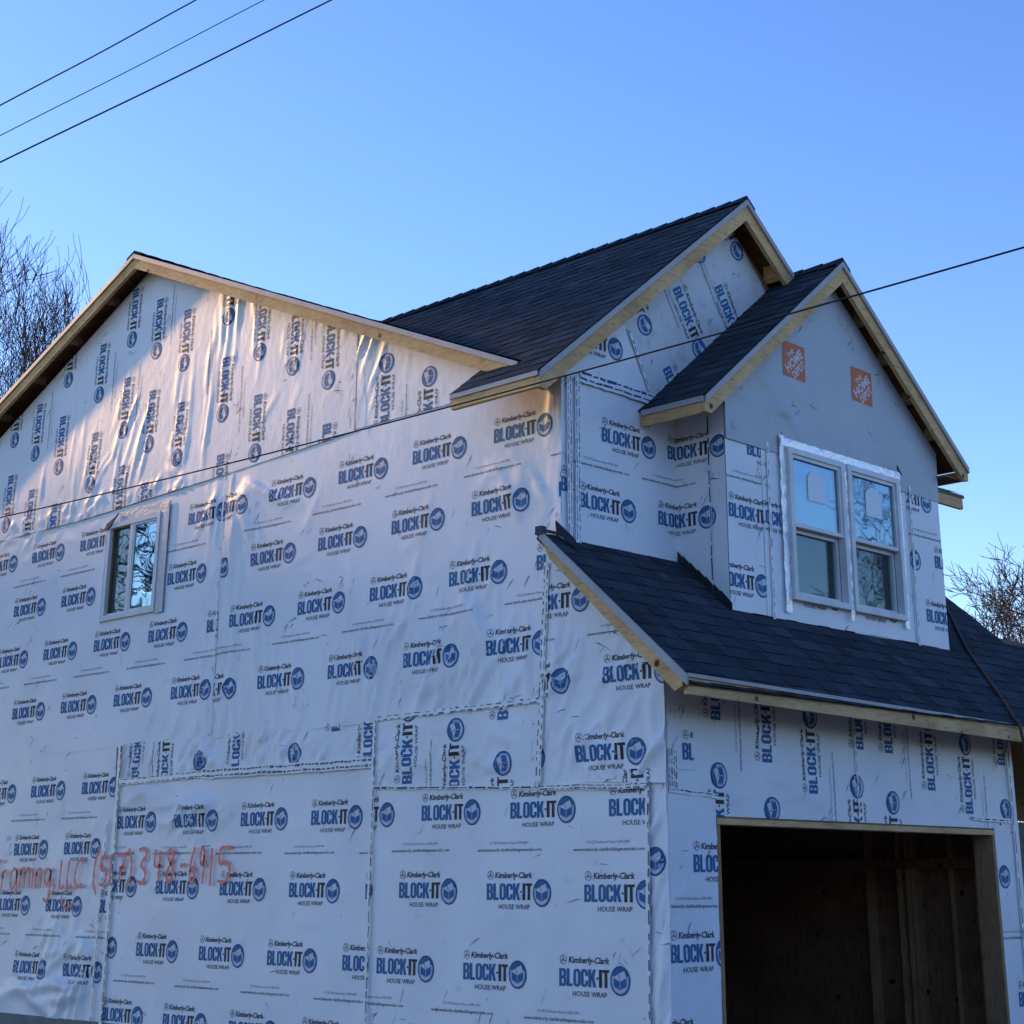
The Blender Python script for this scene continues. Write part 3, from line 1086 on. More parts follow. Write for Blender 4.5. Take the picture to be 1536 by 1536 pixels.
# ------------------------------------------------------------------ printed seam tape
def tape(plane, c, p0, p1, off_, wid=.06, rows=(0.0,), dash=.055, gap=.03, ink=5, seed=0, strip=True, dw=.011):
    r = random.Random(seed)
    W = to_world(plane, c)
    if plane == 'side':
        p0, p1 = (-p0[0], p0[1]), (-p1[0], p1[1])
    L = math.dist(p0, p1)
    d = ((p1[0] - p0[0]) / L, (p1[1] - p0[1]) / L)
    n = (-d[1], d[0])
    mb = MB()
    N_ = max(2, int(L / .05))
    wob = [r.uniform(-.004, .004) for _ in range(N_ + 1)]

    def at(t, s):
        k = min(N_, max(0, t / L * N_))
        i = min(N_ - 1, int(k))
        ww = wob[i] + (wob[i + 1] - wob[i]) * (k - i)
        return p0[0] + d[0] * t + n[0] * (s + ww), p0[1] + d[1] * t + n[1] * (s + ww)
    if strip:
        for i in range(N_):
            t0, t1 = L * i / N_, L * (i + 1) / N_
            q = [at(t0, -wid / 2), at(t1, -wid / 2), at(t1, wid / 2), at(t0, wid / 2)]
            mb.add([W(u, v, off_) for u, v in q] , [(0, 1, 2, 3)], 0)
    for s in rows:
        t = r.uniform(0, gap)
        while t < L - .01:
            e = min(L, t + dash * r.uniform(.35, 1.3))
            hw = dw * r.uniform(.2, .5)
            q = [at(t, s - hw), at(e, s - hw * r.uniform(.5, 1.2)), at(e, s + hw), at(t, s + hw * r.uniform(.5, 1.2))]
            mb.add([W(u, v, off_ + .002) for u, v in q], [(0, 1, 2, 3)], ink if ink != IK else r.choice((IK, IG, IG, ID)))
            t = e + gap * r.uniform(.4, 1.3)
    return mb.build('seam_tape', ['seam_tape'] + INK[1:], house)


tape('side', 0, (5.90, 2.888), (4.7, 2.905), .035, .05, (0.018, -.016), ink=IG, seed=1)
tape('side', 0, (4.7, 2.905), (2.66, 2.895), .035, .075, (0.019, -.019), .05, .016, IG, 2, dw=.02)
tape('side', 0, (2.645, 2.725), (1.02, 2.665), .036, .02, (0.0,), .09, .02, IK, 3, dw=.016)
tape('side', 0, (1.024, 2.668), (.13, 2.645), .038, .035, (0.008, -.010), .06, .02, IG, 4)
tape('side', 0, (2.642, 3.19), (2.650, 1.0), .037, .03, (0.012,), .07, .025, IK, 5)
tape('side', 0, (.130, 2.64), (.158, 1.0), .030, .03, (0.008,), .07, .04, IK, 6)
tape('side', 0, (5.895, 3.20), (5.875, 1.0), .034, .05, (0.018,), .06, .03, IK, 7, dw=.014)
tape('side', 0, (6.03, 2.6), (6.045, 1.05), .026, .03, (0.012,), .09, .05, IK, 8)
tape('side', 0, (.950, 4.09), (1.034, 2.67), .038, .05, (0.014, -.014), .05, .03, IG, 9)
tape('side', 0, (4.640, 5.33), (4.642, 3.19), .034, .018, (0.0,), .05, .5, IG, 10)
tape('side', 0, (2.64, 3.192), (1.02, 3.21), .036, .035, (0.01, -.012), .05, .05, IG, 11)
tape('side', 0, (3.02, 5.38), (3.02, 6.15), .044, .02, (0.0,), .05, .4, IG, 12)
tape('front', YW, (.053, 4.12), (.053, 5.37), .026, .05, (0.012, -.012), .06, .02, ID, 13, dw=.008)
tape('front', YW, (.137, 4.12), (.137, 5.38), .024, .05, (0.012, -.012), .06, .02, ID, 14, dw=.008)
tape('front', YW, (.16, 5.385), (.95, 5.372), .026, .085, (0.024, -.016), .085, .02, ID, 15, dw=.022)
tape('front', YW, (.68, 5.85), (.905, 5.42), .024, .03, (0.0,), .05, .04, ID, 16)
tape('side', XC, (.535, 5.32), (.535, 3.9), .012, .02, (0.0,), .12, .03, ID, 17, dw=.014)
tape('front', YD, (1.672, 5.12), (1.668, 3.7), .018, .03, (0.0,), .06, .05, IG, 18, dw=.008)
tape('front', YD, (3.545, 5.10), (3.53, 3.75), .022, .03, (0.0,), .09, .06, IG, 19, dw=.008)
tape('front', 0, (.0, 2.615), (.47, 2.595), .016, .03, (0.006,), .06, .02, ID, 20)
tape('front', 0, (.035, 2.62), (.035, 2.86), .022, .08, (0.03, 0.01, -.01, -.03), .035, .02, IG, 21)
tape('front', 0, (1.985, 2.50), (1.985, 3.2), .014, .02, (0.0,), .05, .05, IG, 22, dw=.007)
tape('front', 0, (3.43, 2.545), (4.02, 2.54), .018, .03, (0.0,), .07, .05, ID, 23)
tape('front', 0, (4.03, 1.0), (4.03, 3.2), .020, .04, (0.0,), .14, .05, ID, 24)

# ------------------------------------------------------------------ red handwriting on the side wall
HAND = {
    'F': [[(.1, 0), (.1, 1)], [(.05, 1), (.9, 1.03)], [(.1, .55), (.6, .55)]],
    'r': [[(.1, .6), (.15, 0)], [(.13, .35), (.4, .6), (.8, .58)]],
    'a': [[(.85, .55), (.4, .62), (.1, .3), (.3, 0), (.75, .2), (.85, .58), (.9, 0)]],
    'm': [[(.05, .6), (.05, 0)], [(.05, .4), (.25, .6), (.45, .5), (.48, 0)], [(.48, .4), (.7, .6), (.9, .5), (.95, 0)]],
    'i': [[(.5, .6), (.5, 0)], [(.5, .8), (.52, .84)]],
    'n': [[(.1, .6), (.12, 0)], [(.12, .4), (.5, .62), (.8, .5), (.85, 0)]],
    'g': [[(.8, .55), (.4, .62), (.15, .35), (.4, .05), (.8, .3), (.85, .58), (.85, -.3), (.5, -.5), (.15, -.4)]],
    ',': [[(.6, .05), (.4, -.2)]],
    'L': [[(.15, 1), (.1, 0), (.85, .03)]],
    'C': [[(.9, .9), (.5, 1), (.15, .7), (.1, .25), (.4, 0), (.9, .1)]],
    '(': [[(.8, 1.15), (.2, .7), (.15, .2), (.7, -.2)]],
    ')': [[(.2, 1.15), (.8, .75), (.85, .3), (.3, -.05)]],
    '5': [[(.9, 1), (.25, .98), (.2, .55), (.6, .6), (.9, .35), (.6, .03), (.1, .05)]],
    '1': [[(.5, 1), (.5, 0)]],
    '7': [[(.1, .95), (.9, 1), (.5, .5), (.3, 0)], [(.25, .5), (.75, .55)]],
    '3': [[(.15, .95), (.6, 1), (.85, .8), (.4, .55), (.85, .3), (.6, .03), (.1, .1)]],
    '4': [[(.2, 1), (.15, .5), (.85, .5)], [(.75, .95), (.7, 0)]],
    '8': [[(.75, .85), (.4, 1), (.15, .8), (.75, .35), (.6, .02), (.25, .05), (.2, .3), (.7, .7), (.75, .85)]],
    '-': [[(.1, .5), (.9, .55)]],
    '6': [[(.7, 1), (.25, .6), (.15, .2), (.45, 0), (.8, .2), (.6, .45), (.2, .3)]],
    '9': [[(.8, .85), (.4, 1), (.15, .7), (.5, .5), (.85, .8), (.8, .4), (.7, 0)]],
}
# character boxes: (char, y_left, y_right, z_base, z_top)
TXT = [('F', 7.78, 7.66, 2.05, 2.28), ('r', 7.64, 7.54, 2.05, 2.30), ('a', 7.50, 7.36, 2.05, 2.32), ('m', 7.33, 7.15, 2.06, 2.33), ('i', 7.14, 7.08, 2.06, 2.30),
       ('n', 7.07, 6.95, 2.06, 2.31), ('g', 6.93, 6.80, 2.07, 2.30), (',', 6.78, 6.70, 2.08, 2.25), ('L', 6.67, 6.57, 2.07, 2.28), ('L', 6.55, 6.45, 2.07, 2.28),
       ('C', 6.44, 6.29, 2.07, 2.28), ('(', 6.15, 6.06, 2.06, 2.33), ('5', 6.06, 5.94, 2.08, 2.30), ('1', 5.93, 5.86, 2.08, 2.32), ('7', 5.81, 5.66, 2.10, 2.32),
       (')', 5.66, 5.58, 2.10, 2.33), ('3', 5.52, 5.36, 2.09, 2.36), ('4', 5.28, 5.16, 2.11, 2.35), ('8', 5.11, 4.97, 2.11, 2.35), ('-', 4.92, 4.83, 2.11, 2.34),
       ('6', 4.79, 4.69, 2.10, 2.36), ('9', 4.66, 4.58, 2.09, 2.36), ('1', 4.55, 4.45, 2.08, 2.35), ('5', 4.43, 4.24, 2.10, 2.35)]
mb = MB()
W_ = to_world('side', 0)


def hand_box(px0, px1):
    return px0, px1


def stroke(pts, wid, d):
    # Catmull-Rom then ribbon
    P = [Vector((p[0], p[1])) for p in pts]
    q = []
    n = len(P)
    if n > 2:
        for i in range(n - 1):
            a, b, c, e = P[max(i - 1, 0)], P[i], P[i + 1], P[min(i + 2, n - 1)]
            for k in range(5):
                t = k / 5
                q.append(.5 * ((2 * b) + (c - a) * t + (2 * a - 5 * b + 4 * c - e) * t * t + (3 * b - a - 3 * c + e) * t ** 3))
        q.append(P[-1])
    else:
        q = [P[0].lerp(P[1], k / 4) for k in range(5)]
    vs = []
    for i, p in enumerate(q):
        t = q[min(i + 1, len(q) - 1)] - q[max(i - 1, 0)]
        t.normalize()
        nn = Vector((-t.y, t.x)) * wid * (.42 + .12 * math.sin(i * 1.7))
        vs += [W_(p.x - nn.x, p.y - nn.y, d), W_(p.x + nn.x, p.y + nn.y, d)]
    mb.add(vs, [(2 * i, 2 * i + 1, 2 * i + 3, 2 * i + 2) for i in range(len(q) - 1)], 0)


for ch, ya, yb, z0, z1 in TXT:
    for st in HAND[ch]:
        stroke([(-(ya + (yb - ya) * a), z0 + (z1 - z0) * b) for a, b in st], .031, .036)
stroke([(-6.62, 1.99), (-6.60, 1.93), (-6.52, 1.90), (-6.42, 1.95)], .022, .034)
tag(mb.build('painted_lettering', 'ink_red', house), 'red spray painted handwriting with a phone number')


# ------------------------------------------------------------------ roofs
def shingles(P0, eu, ev, poly, seed, parent=None, name='roof', expo=.127):
    """laminated shingles course by course over a convex polygon in (u, v); P0 origin, ev points up slope"""
    r = random.Random(seed)
    P0, eu, ev = Vector(P0), Vector(eu).normalized(), Vector(ev).normalized()
    nz = eu.cross(ev)
    if nz.z < 0:
        nz = -nz
    hp = halfplanes(poly)
    PP = np.array(poly)
    umin, vmin = PP.min(0)
    umax, vmax = PP.max(0)
    verts, faces, tone = [], [], []

    def put(q, t):
        q = clip(q, hp)
        if len(q) < 3:
            return
        b = len(verts)
        for u, v, h in q:
            verts.append(P0 + eu * u + ev * v + nz * h)
        faces.append(tuple(range(b, b + len(q))))
        tone.append(t)
    nrow = int((vmax - vmin) / expo) + 2
    for j in range(nrow):
        v0 = vmin + j * expo - .001
        u = umin - r.uniform(0, .3)
        up = r.random() < .5
        while u < umax:
            wd = r.uniform(.11, .30)
            up = not up
            h = .010 if up else .0065
            t = min(1, max(0, r.gauss(.5, .20)))
            jit = r.uniform(-.004, .004)
            put([(u, v0 + jit, h), (u + wd, v0 + jit, h), (u + wd, v0 + expo + .02, .003), (u, v0 + expo + .02, .003)], t)
            put([(u, v0 + jit, -.002), (u + wd, v0 + jit, -.002), (u + wd, v0 + jit + .0008, h), (u, v0 + jit + .0008, h)], 0.0)
            u += wd
    # base sheet
    put([(a, b, 0.0) for a, b in poly], .2)
    o = mk(name, verts, faces, 'shingle', parent or house)
    at = o.data.attributes.new('tone', 'FLOAT', 'FACE')
    at.data.foreach_set('value', np.array(tone, dtype=np.float32))
    return o


def deck(P0, eu, ev, poly, parent, th=.022, drop=.004):
    P0, eu, ev = Vector(P0), Vector(eu).normalized(), Vector(ev).normalized()
    nz = eu.cross(ev)
    if nz.z < 0:
        nz = -nz
    mb = MB()
    mb.prism([P0 + eu * u + ev * v - nz * drop for u, v in poly], -nz * th)
    return mb.build('roof_deck', 'dark_plywood', parent)


def board(name, a, b, h, t, m, parent):
    mb = MB()
    mb.bar(a, b, h, t)
    o = mb.build(name, m, parent)
    return o


def ridge_caps(pts, seed, parent, sl, axis):
    """overlapping cap shingles along a ridge from pts[0] to pts[1]; sl slope each side"""
    a, b = Vector(pts[0]), Vector(pts[1])
    L = (b - a).length
    d = (b - a) / L
    s = Vector((0, 1, 0)) if axis == 'x' else Vector((1, 0, 0))
    mb = MB()
    n = int(L / .16)
    c = math.cos(math.atan(sl))
    r = random.Random(seed)
    for i in range(n):
        p0, p1 = a + d * (i * L / n - .0), a + d * ((i + 1) * L / n + .05)
        h0, h1 = .026, .012
        for sg in (-1, 1):
            dn = s * sg * .13 * c + Vector((0, 0, -.13 * sl * c))
            up0, up1 = Vector((0, 0, h0)), Vector((0, 0, h1))
            mb.add([p0 + up0, p1 + up1, p1 + up1 + dn, p0 + up0 + dn, p0, p0 + dn], [(0, 1, 2, 3), (4, 0, 3, 5)])
    return mb.build('ridge_cap', 'shingle', parent)


sM = math.hypot(1, MP)
# ---- main roof (ridge along x)
XL, XE = -.20, 5.52
YE = 1.06                     # front eave
Lf = (YP - YE) * sM
roofF = shingles((XL - .012, YE - .02, main_z(YE - .02)), (1, 0, 0), (0, 1, MP), [(0, 0), (XE - XL + .02, 0), (XE - XL + .02, Lf + .02), (0, Lf + .02)], 1)
deck((XL, YE, main_z(YE)), (1, 0, 0), (0, 1, MP), [(0, 0), (XE - XL, 0), (XE - XL, Lf), (0, Lf)], roofF)
YE2 = 10.95
Lb = (YE2 - YP) * sM
roofB = shingles((XL - .012, YE2 + .02, main_z(YE2 + .02)), (1, 0, 0), (0, -1, MP), [(0, 0), (XE - XL + .02, 0), (XE - XL + .02, Lb + .02), (0, Lb + .02)], 2)
deck((XL, YE2, main_z(YE2)), (1, 0, 0), (0, -1, MP), [(0, 0), (XE - XL, 0), (XE - XL, Lb), (0, Lb)], roofB)
ridge_caps([(XL - .015, YP, ZP + .004), (XE, YP, ZP + .004)], 3, roofF, MP, 'x')
# rake trim on the left gable: pale drip edge over pine board
for sg, yend, rf in ((-1, 1.05, roofF), (1, YE2, roofB)):
    pk, en = (XL, YP, ZP - .004), (XL, yend, main_z(yend) - .004)
    board('drip_edge', (XL - .020, *pk[1:]), (XL - .020, *en[1:]), (0, 0, -.042), (.018, 0, 0), 'drip_edge', rf)
    bpk, ben = (XL - .002, pk[1], pk[2] - .039), (XL - .002, en[1], en[2] - .039)
    mids = [0, .385, .70, 1] if sg < 0 else [0, .5, 1]
    for a, b in zip(mids[:-1], mids[1:]):
        A_, B_ = Vector(bpk).lerp(Vector(ben), a + (.0006 if a else 0)), Vector(bpk).lerp(Vector(ben), b)
        board('rake_board', A_, B_, (0, 0, -.098), (.036, 0, 0), 'pine_y', rf)
for y in [6.55 + .61 * k for k in range(8)]:
    mb = MB()
    z = main_z(y) - .03
    mb.bar((-.162, y, z), (0.0, y, z), (0, .0, -.060), (0, .038, -.038 * MP))
    mb.build('lookout_block', 'sheathing', roofB)
# right end of the front eave, seen past the bump-out
board('fascia_board', (1.9, YE - .02, main_z(YE) - .03), (XE, YE - .02, main_z(YE) - .03), (0, 0, -.11), (0, .036, 0), 'pine_x', roofF)
board('drip_edge', (1.9, YE - .028, main_z(YE) - .012), (XE + .02, YE - .028, main_z(YE) - .012), (0, 0, -.03), (0, .006, 0), 'flashing_dark', roofF)
board('rake_board', (XE - .036, YE + .016, main_z(YE + .016) - .03), (XE - .036, YP, ZP - .03), (0, 0, -.11), (.036, 0, 0), 'pine_y', roofF)

# ---- front gable (ridge along y)
sG = math.hypot(1, MG)
YG = YW - .185
XA = -.41
L1 = (XP1 - XA) * sG
e1 = (1, 0, MG)
roofG = shingles((XA - .015, YG - .012, g1_z(XA - .015)), (0, 1, 0), e1, [(0, 0), (.85, 0), (.85, L1 + .02), (0, L1 + .02)], 4)
v1 = (.06 - XA) * sG
roofG2 = shingles((XA - .015, YG - .012, g1_z(XA - .015)), (0, 1, 0), e1, [(.85, v1), (5.4 - YG, L1 + .02), (.85, L1 + .02)], 5)
deck((XA, YG, g1_z(XA)), (0, 1, 0), e1, [(0, 0), (.834, 0), (.834, L1), (0, L1)], roofG)
XB = 2 * XP1 - XA
roofGr = shingles((XB + .015, YG - .012, g1_z(XB + .015)), (0, 1, 0), (-1, 0, MG), [(0, 0), (4.9, 0), (4.9, L1 + .02), (0, L1 + .02)], 6)
deck((XB, YG, g1_z(XB)), (0, 1, 0), (-1, 0, MG), [(0, 0), (4.8, 0), (4.8, L1), (0, L1)], roofGr)
ridge_caps([(XP1, YG - .015, ZP1 + .004), (XP1, 5.2, ZP1 + .004)], 7, roofG2, MG, 'y')


def gable_rake(xp, zp, y, xl, xr, rfl, rfr, split=()):
    for sg, xe, rf in ((-1, xl, rfl), (1, xr, rfr)):
        zf = lambda x: zp - MG * abs(x - xp) - .004
        board('drip_edge', (xp, y - .020, zf(xp)), (xe, y - .020, zf(xe)), (0, 0, -.048), (0, .018, 0), 'drip_edge', rf)
        A_, B_ = Vector((xp, y - .002, zf(xp) - .044)), Vector((xe, y - .002, zf(xe) - .044))
        mb = MB()
        h = Vector((0, 0, -.130))
        t = Vector((0, .036, 0))
        mb.add([A_, A_ + h, A_ + h + t, A_ + t, B_, B_ + h * .52, B_ + h * .52 + t, B_ + t] +
               [B_ + (A_ - B_).normalized() * .09 + h, B_ + (A_ - B_).normalized() * .09 + h + t],
               [(0, 1, 2, 3), (0, 4, 5, 8, 1), (3, 2, 9, 6, 7), (1, 8, 9, 2), (8, 5, 6, 9), (4, 7, 6, 5), (0, 3, 7, 4)])
        mb.build('rake_board', 'pine_x', rf)


gable_rake(XP1, ZP1, YG, XA, XB, roofG, roofGr)
# left eave return
zE = g1_z(XA)
board('drip_edge', (XA - .016, YG + .0, zE - .008), (XA - .016, 1.495, zE - .008), (0, 0, -.034), (.012, 0, 0), 'drip_edge', roofG)
board('fascia_board', (XA - .002, YG + .036, zE - .036), (XA - .002, 1.495, zE - .036), (0, 0, -.078), (.034, 0, 0), 'pine_y', roofG)
for x, y in ((3.02, YG), (2.36, YG)):
    mb = MB()
    z = g1_z(x) - .04
    mb.bar((x, YG + .036, z), (x, YW - .0, z), (0, 0, -.10), (.038, 0, -.038 * MG))
    mb.build('lookout_block', 'pine_y', roofGr)

# ---- small gable over the bump-out
YDr = YD - .143
XDL, XDR = .80, 4.26
L2 = (XP2 - XDL) * sG
roofD = shingles((XDL - .015, YDr - .012, d_z(XDL - .015)), (0, 1, 0), (1, 0, MG), [(0, 0), (YW + .02 - YDr, 0), (YW + .02 - YDr, L2 + .02), (0, L2 + .02)], 8)
deck((XDL, YDr, d_z(XDL)), (0, 1, 0), (1, 0, MG), [(0, 0), (YW - YDr, 0), (YW - YDr, L2), (0, L2)], roofD)
L2R = (XDR - XP2) * sG
roofDr = shingles((XDR + .015, YDr - .012, d_z(XDR + .015)), (0, 1, 0), (-1, 0, MG), [(0, 0), (YW + .4 - YDr, 0), (YW + .4 - YDr, L2R + .02), (0, L2R + .02)], 9)
deck((XDR, YDr, d_z(XDR)), (0, 1, 0), (-1, 0, MG), [(0, 0), (YW - YDr, 0), (YW - YDr, L2R), (0, L2R)], roofDr)
ridge_caps([(XP2, YDr - .015, ZP2 + .004), (XP2, 1.0, ZP2 + .004)], 10, roofD, MG, 'y')
gable_rake(XP2, ZP2, YDr, XDL, XDR, roofD, roofDr)
zE2 = d_z(XDL)
board('drip_edge', (XDL - .016, YDr, zE2 - .008), (XDL - .016, YW - .03, zE2 - .008), (0, 0, -.040), (.012, 0, 0), 'drip_edge', roofD)
board('fascia_board', (XDL - .002, YDr + .036, zE2 - .042), (XDL - .002, YW - .02, zE2 - .042), (0, 0, -.082), (.034, 0, 0), 'pine_y', roofD)
zE3 = d_z(XDR)
board('fascia_board', (XDR + .002, YDr + .036, zE3 - .03), (XDR + .002, YW + .1, zE3 - .03), (0, 0, -.082), (-.034, 0, 0), 'pine_y', roofDr)
mb = MB()
mb.box((XR, YDr + .04, zE3 - .115), (XDR - .034, YW, zE3 - .10))
mb.prism([(XR, YW + .01, zE3 - .114), (XDR - .036, YW + .01, zE3 - .114), (XDR - .036, YW + .01, d_z(XDR - .036) - .03), (XR, YW + .01, d_z(XR) - .03)], (0, .03, 0))
mb.build('soffit_board', 'dark_plywood', roofDr)
for x in (2.93, 3.24, 3.56, 3.86):
    mb = MB()
    z = d_z(x) - .04
    mb.bar((x, YDr + .036, z), (x, YD - .0, z), (0, 0, -.075), (.038, 0, -.038 * MG))
    mb.build('lookout_block', 'sheathing', roofDr)

# ---- lower roof over the garage front
SP = .8595
sP = math.hypot(1, SP)
pz = lambda y: 4.238 - SP * (YW - y)
YPE = -.38
L3 = (YW - YPE) * sP
roofP = shingles((-.262, YPE, pz(YPE)), (1, 0, 0), (0, 1, SP), [(0, 0), (5.57, 0), (5.57, (1.24 - YPE) * sP), (4.4, (1.24 - YPE) * sP), (0, L3)], 12)
shingles((5.30, YPE, pz(YPE)), (1, 0, 0), (0, 1, SP), [(0, 0), (4.2, 0), (4.2, (.66 - YPE) * sP), (0, (.62 - YPE) * sP)], 13)
deck((-.25, YPE + .02, pz(YPE + .02)), (1, 0, 0), (0, 1, SP), [(0, 0), (9.7, 0), (9.7, 1.3), (5.5, 1.4), (5.5, 2.1), (4.3, 2.1), (0, 1.56)], roofP)
# far slope behind the right end
mb = MB()
mb.prism([(4.0, 1.26, pz(1.24) - .03), (5.31, 1.26, pz(1.24) - .03), (5.31, 1.29, 2.9), (4.0, 1.29, 2.9)], (0, .02, 0))
mb.prism([(5.31, .66, pz(.62) - .03), (9.5, .70, pz(.66) - .03), (9.5, 2.5, 2.9), (5.31, 2.5, 2.9)], (0, .02, -.02))
mb.build('roof_underlay', 'dark_plywood', roofP)
# rake on the left
ytop, yb_ = .800, -.389
za = lambda y: 4.252 + (3.235 - 4.252) * (.800 - y) / (.800 + .389)
XO = -.2504
board('drip_edge', (XO - .018, ytop, za(ytop)), (XO - .018, yb_, za(yb_)), (0, 0, -.058), (.02, 0, 0), 'drip_edge', roofP)
mb = MB()
A_, B_ = Vector((XO, ytop, za(ytop) - .05)), Vector((XO, -.345, za(-.345) - .05))
mb.prism([A_, A_ + Vector((0, -.075, -.145)), B_ + Vector((0, .06, -.072)), B_ + Vector((0, 0, -.045)), B_], (.036, 0, 0))
mb.build('rake_board', 'pine_y', roofP)
# bent cap where rake meets the wall
mb = MB()
mb.box((XO - .03, ytop - .035, za(ytop) - .035), (XO + .02, ytop + .02, za(ytop) + .02))
mb.bar((-.25, ytop - .03, za(ytop) + .004), (-.02, YW - .03, pz(YW) + .030), (0, .02, .004), (0, .004, -.02))
mb.build('flashing_cap', 'flashing_dark', roofP)
mb = MB()
mb.prism([(-.085, YW - .03, pz(YW) + .02), (-.075, YW - .01, pz(YW) + .10), (.0, YW - .09, pz(YW - .09) + .07), (.03, YW - .15, pz(YW - .15) + .02)], (.012, .004, .012))
mb.build('corner_flashing', 'flashing_dark', roofP)
# eave fascia
zl, zr = 3.237, 3.215 - (8.5 - 3.69) * .015 * .6
fa = lambda x, dz, dy=0: (x, -.3606 + dy, 3.250 - .0135 * (x + .25) + dz)
board('drip_edge', fa(-.232, 0, -.014), fa(9.2, 0, -.014), (0, 0, -.022), (0, .014, 0), 'drip_edge', roofP)
board('fascia_board', fa(-.214, -.020), fa(2.36, -.020), (0, 0, -.098), (0, .036, 0), 'pine_x', roofP)
board('fascia_board', fa(2.364, -.020), fa(9.2, -.020), (0, 0, -.098), (0, .036, 0), 'pine_x', roofP)
# step flashing at the cheek
mb = MB()
k = 7
for i in range(k):
    y0 = YD - .02 + (YW - YD) * i / k
    y1 = y0 + (YW - YD) / k + .03
    mb.prism([(XC - .010 - .001 * i, y0, pz(y0) - .01), (XC - .010 - .001 * i, y1, pz(y1) - .01), (XC - .010 - .001 * i, y1, pz(y1) + .085), (XC - .010 - .001 * i, y0, pz(y0) + .065)], (.004, 0, 0))
mb.build('step_flashing', 'flashing_dark', roofP)

# porch recess at far right
mb = MB()
mb.box((XG + .012, 1.25, .4), (9, 1.29, 2.62))
for i in range(9):
    mb.bar((XG + .02, 1.24, 2.62 - .12 * i), (9, 1.24, 2.62 - .12 * i), (0, -.018, -.12), (0, .006, 0))
mb.build('porch_siding', 'siding', house)
mb = MB()
mb.box((XG + .012, 1.23, 2.63), (9, 1.27, 3.3))
mb.build('porch_header', 'sheathing', house)

# ------------------------------------------------------------------ windows
def frame_boxes(mb, u0, u1, v0, v1, w, d0, d1, W):
    """four butted bars of a rectangular frame; W maps (u, v, d) with d towards the viewer"""
    for a, b, c, e in ((u0, u1, v0, v0 + w), (u0, u1, v1 - w, v1), (u0, u0 + w, v0 + w, v1 - w), (u1 - w, u1, v0 + w, v1 - w)):
        mb.box(W(a, c, d0), W(b, e, d1))


# side slider
Ws = to_world('side', 0)
mb = MB()
frame_boxes(mb, -6.375, -5.555, 4.264, 5.123, .044, .0, .034, Ws)
win = mb.build('window', 'vinyl', house)
mb = MB()
mb.box(Ws(-6.022, 4.308, -.01), Ws(-5.966, 5.079, .026))
frame_boxes(mb, -5.966, -5.599, 4.308, 5.079, .020, -.01, .022, Ws)
mb.build('sash', 'vinyl', win)
mb = MB()
mb.box(Ws(-5.946, 4.328, .006), Ws(-5.619, 5.059, .014))
mb.build('pane', 'glass', win)
mb = MB()
mb.box(Ws(-6.331, 4.308, -.022), Ws(-6.022, 5.079, -.016))
mb.build('pane', 'glass_screened', win)
mb = MB()
mb.box(Ws(-6.331, 4.308, -.032), Ws(-6.022, 5.079, -.028))
mb.build('insect_screen', 'grey_screen', win)
mb = MB()
mb.box(Ws(-6.20, 5.125, .020), Ws(-5.435, 5.205, .026))
mb.box(Ws(-5.553, 4.25, .020), Ws(-5.435, 5.1248, .026))
mb.box(Ws(-6.40, 4.25, .020), Ws(-6.377, 5.10, .026))
mb.build('flashing_tape', 'grey_tape', win)
mb = MB()
mb.prism([Ws(-6.40, 5.07, .036), Ws(-6.36, 5.07, .036), Ws(-6.20, 5.20, .036), Ws(-6.27, 5.165, .036), Ws(-6.385, 5.125, .036)], (-.012, 0, 0))
mb.build('loose_flap', 'flashing_dark', win)

# double window of the bump-out
Wf = to_world('front', YD)
for u0, u1 in ((1.871, 2.580), (2.629, 3.334)):
    mb = MB()
    frame_boxes(mb, u0, u1, 4.002, 5.116, .042, .0, .060, Wf)
    win = mb.build('window', 'vinyl', house)
    a, b = u0 + .042, u1 - .042
    mb = MB()
    frame_boxes(mb, a, b, 4.535, 5.074, .028, .004, .046, Wf)
    up = mb.build('upper_sash', 'vinyl', win)
    mb = MB()
    mb.box(Wf(a + .028, 4.563, .020), Wf(b - .028, 5.046, .028))
    mb.build('pane', 'glass', win)
    mb = MB()
    frame_boxes(mb, a, b, 4.044, 4.534, .030, -.045, -.005, Wf)
    lo = mb.build('lower_sash', 'vinyl', win)
    mb = MB()
    mb.box(Wf(a + .030, 4.074, -.034), Wf(b - .030, 4.504, -.028))
    mb.build('pane', 'glass_screened', win)
    mb = MB()
    mb.box(Wf(a + .0, 4.046, -.0015), Wf(b - .0, 4.532, .0005))
    sc_ = MATS['screen']
    mb2 = MB()
    mb2.box(Wf(a + .03, 4.076, -.052), Wf(b - .03, 4.502, -.048))
    mb2.build('insect_screen', 'screen', win)
    cx = (u0 + u1) / 2 + .02
    mb = MB()
    pts = [(cx - .115, 4.76), (cx + .105, 4.76)] + [(cx - .005 + .11 * math.cos(math.radians(t)), 4.92 + .07 * math.sin(math.radians(t))) for t in range(0, 181, 20)]
    mb.prism([Wf(u, v, .030) for u, v in pts], (0, -.001, 0))
    mb.build('sticker', 'sticker_paper', win)


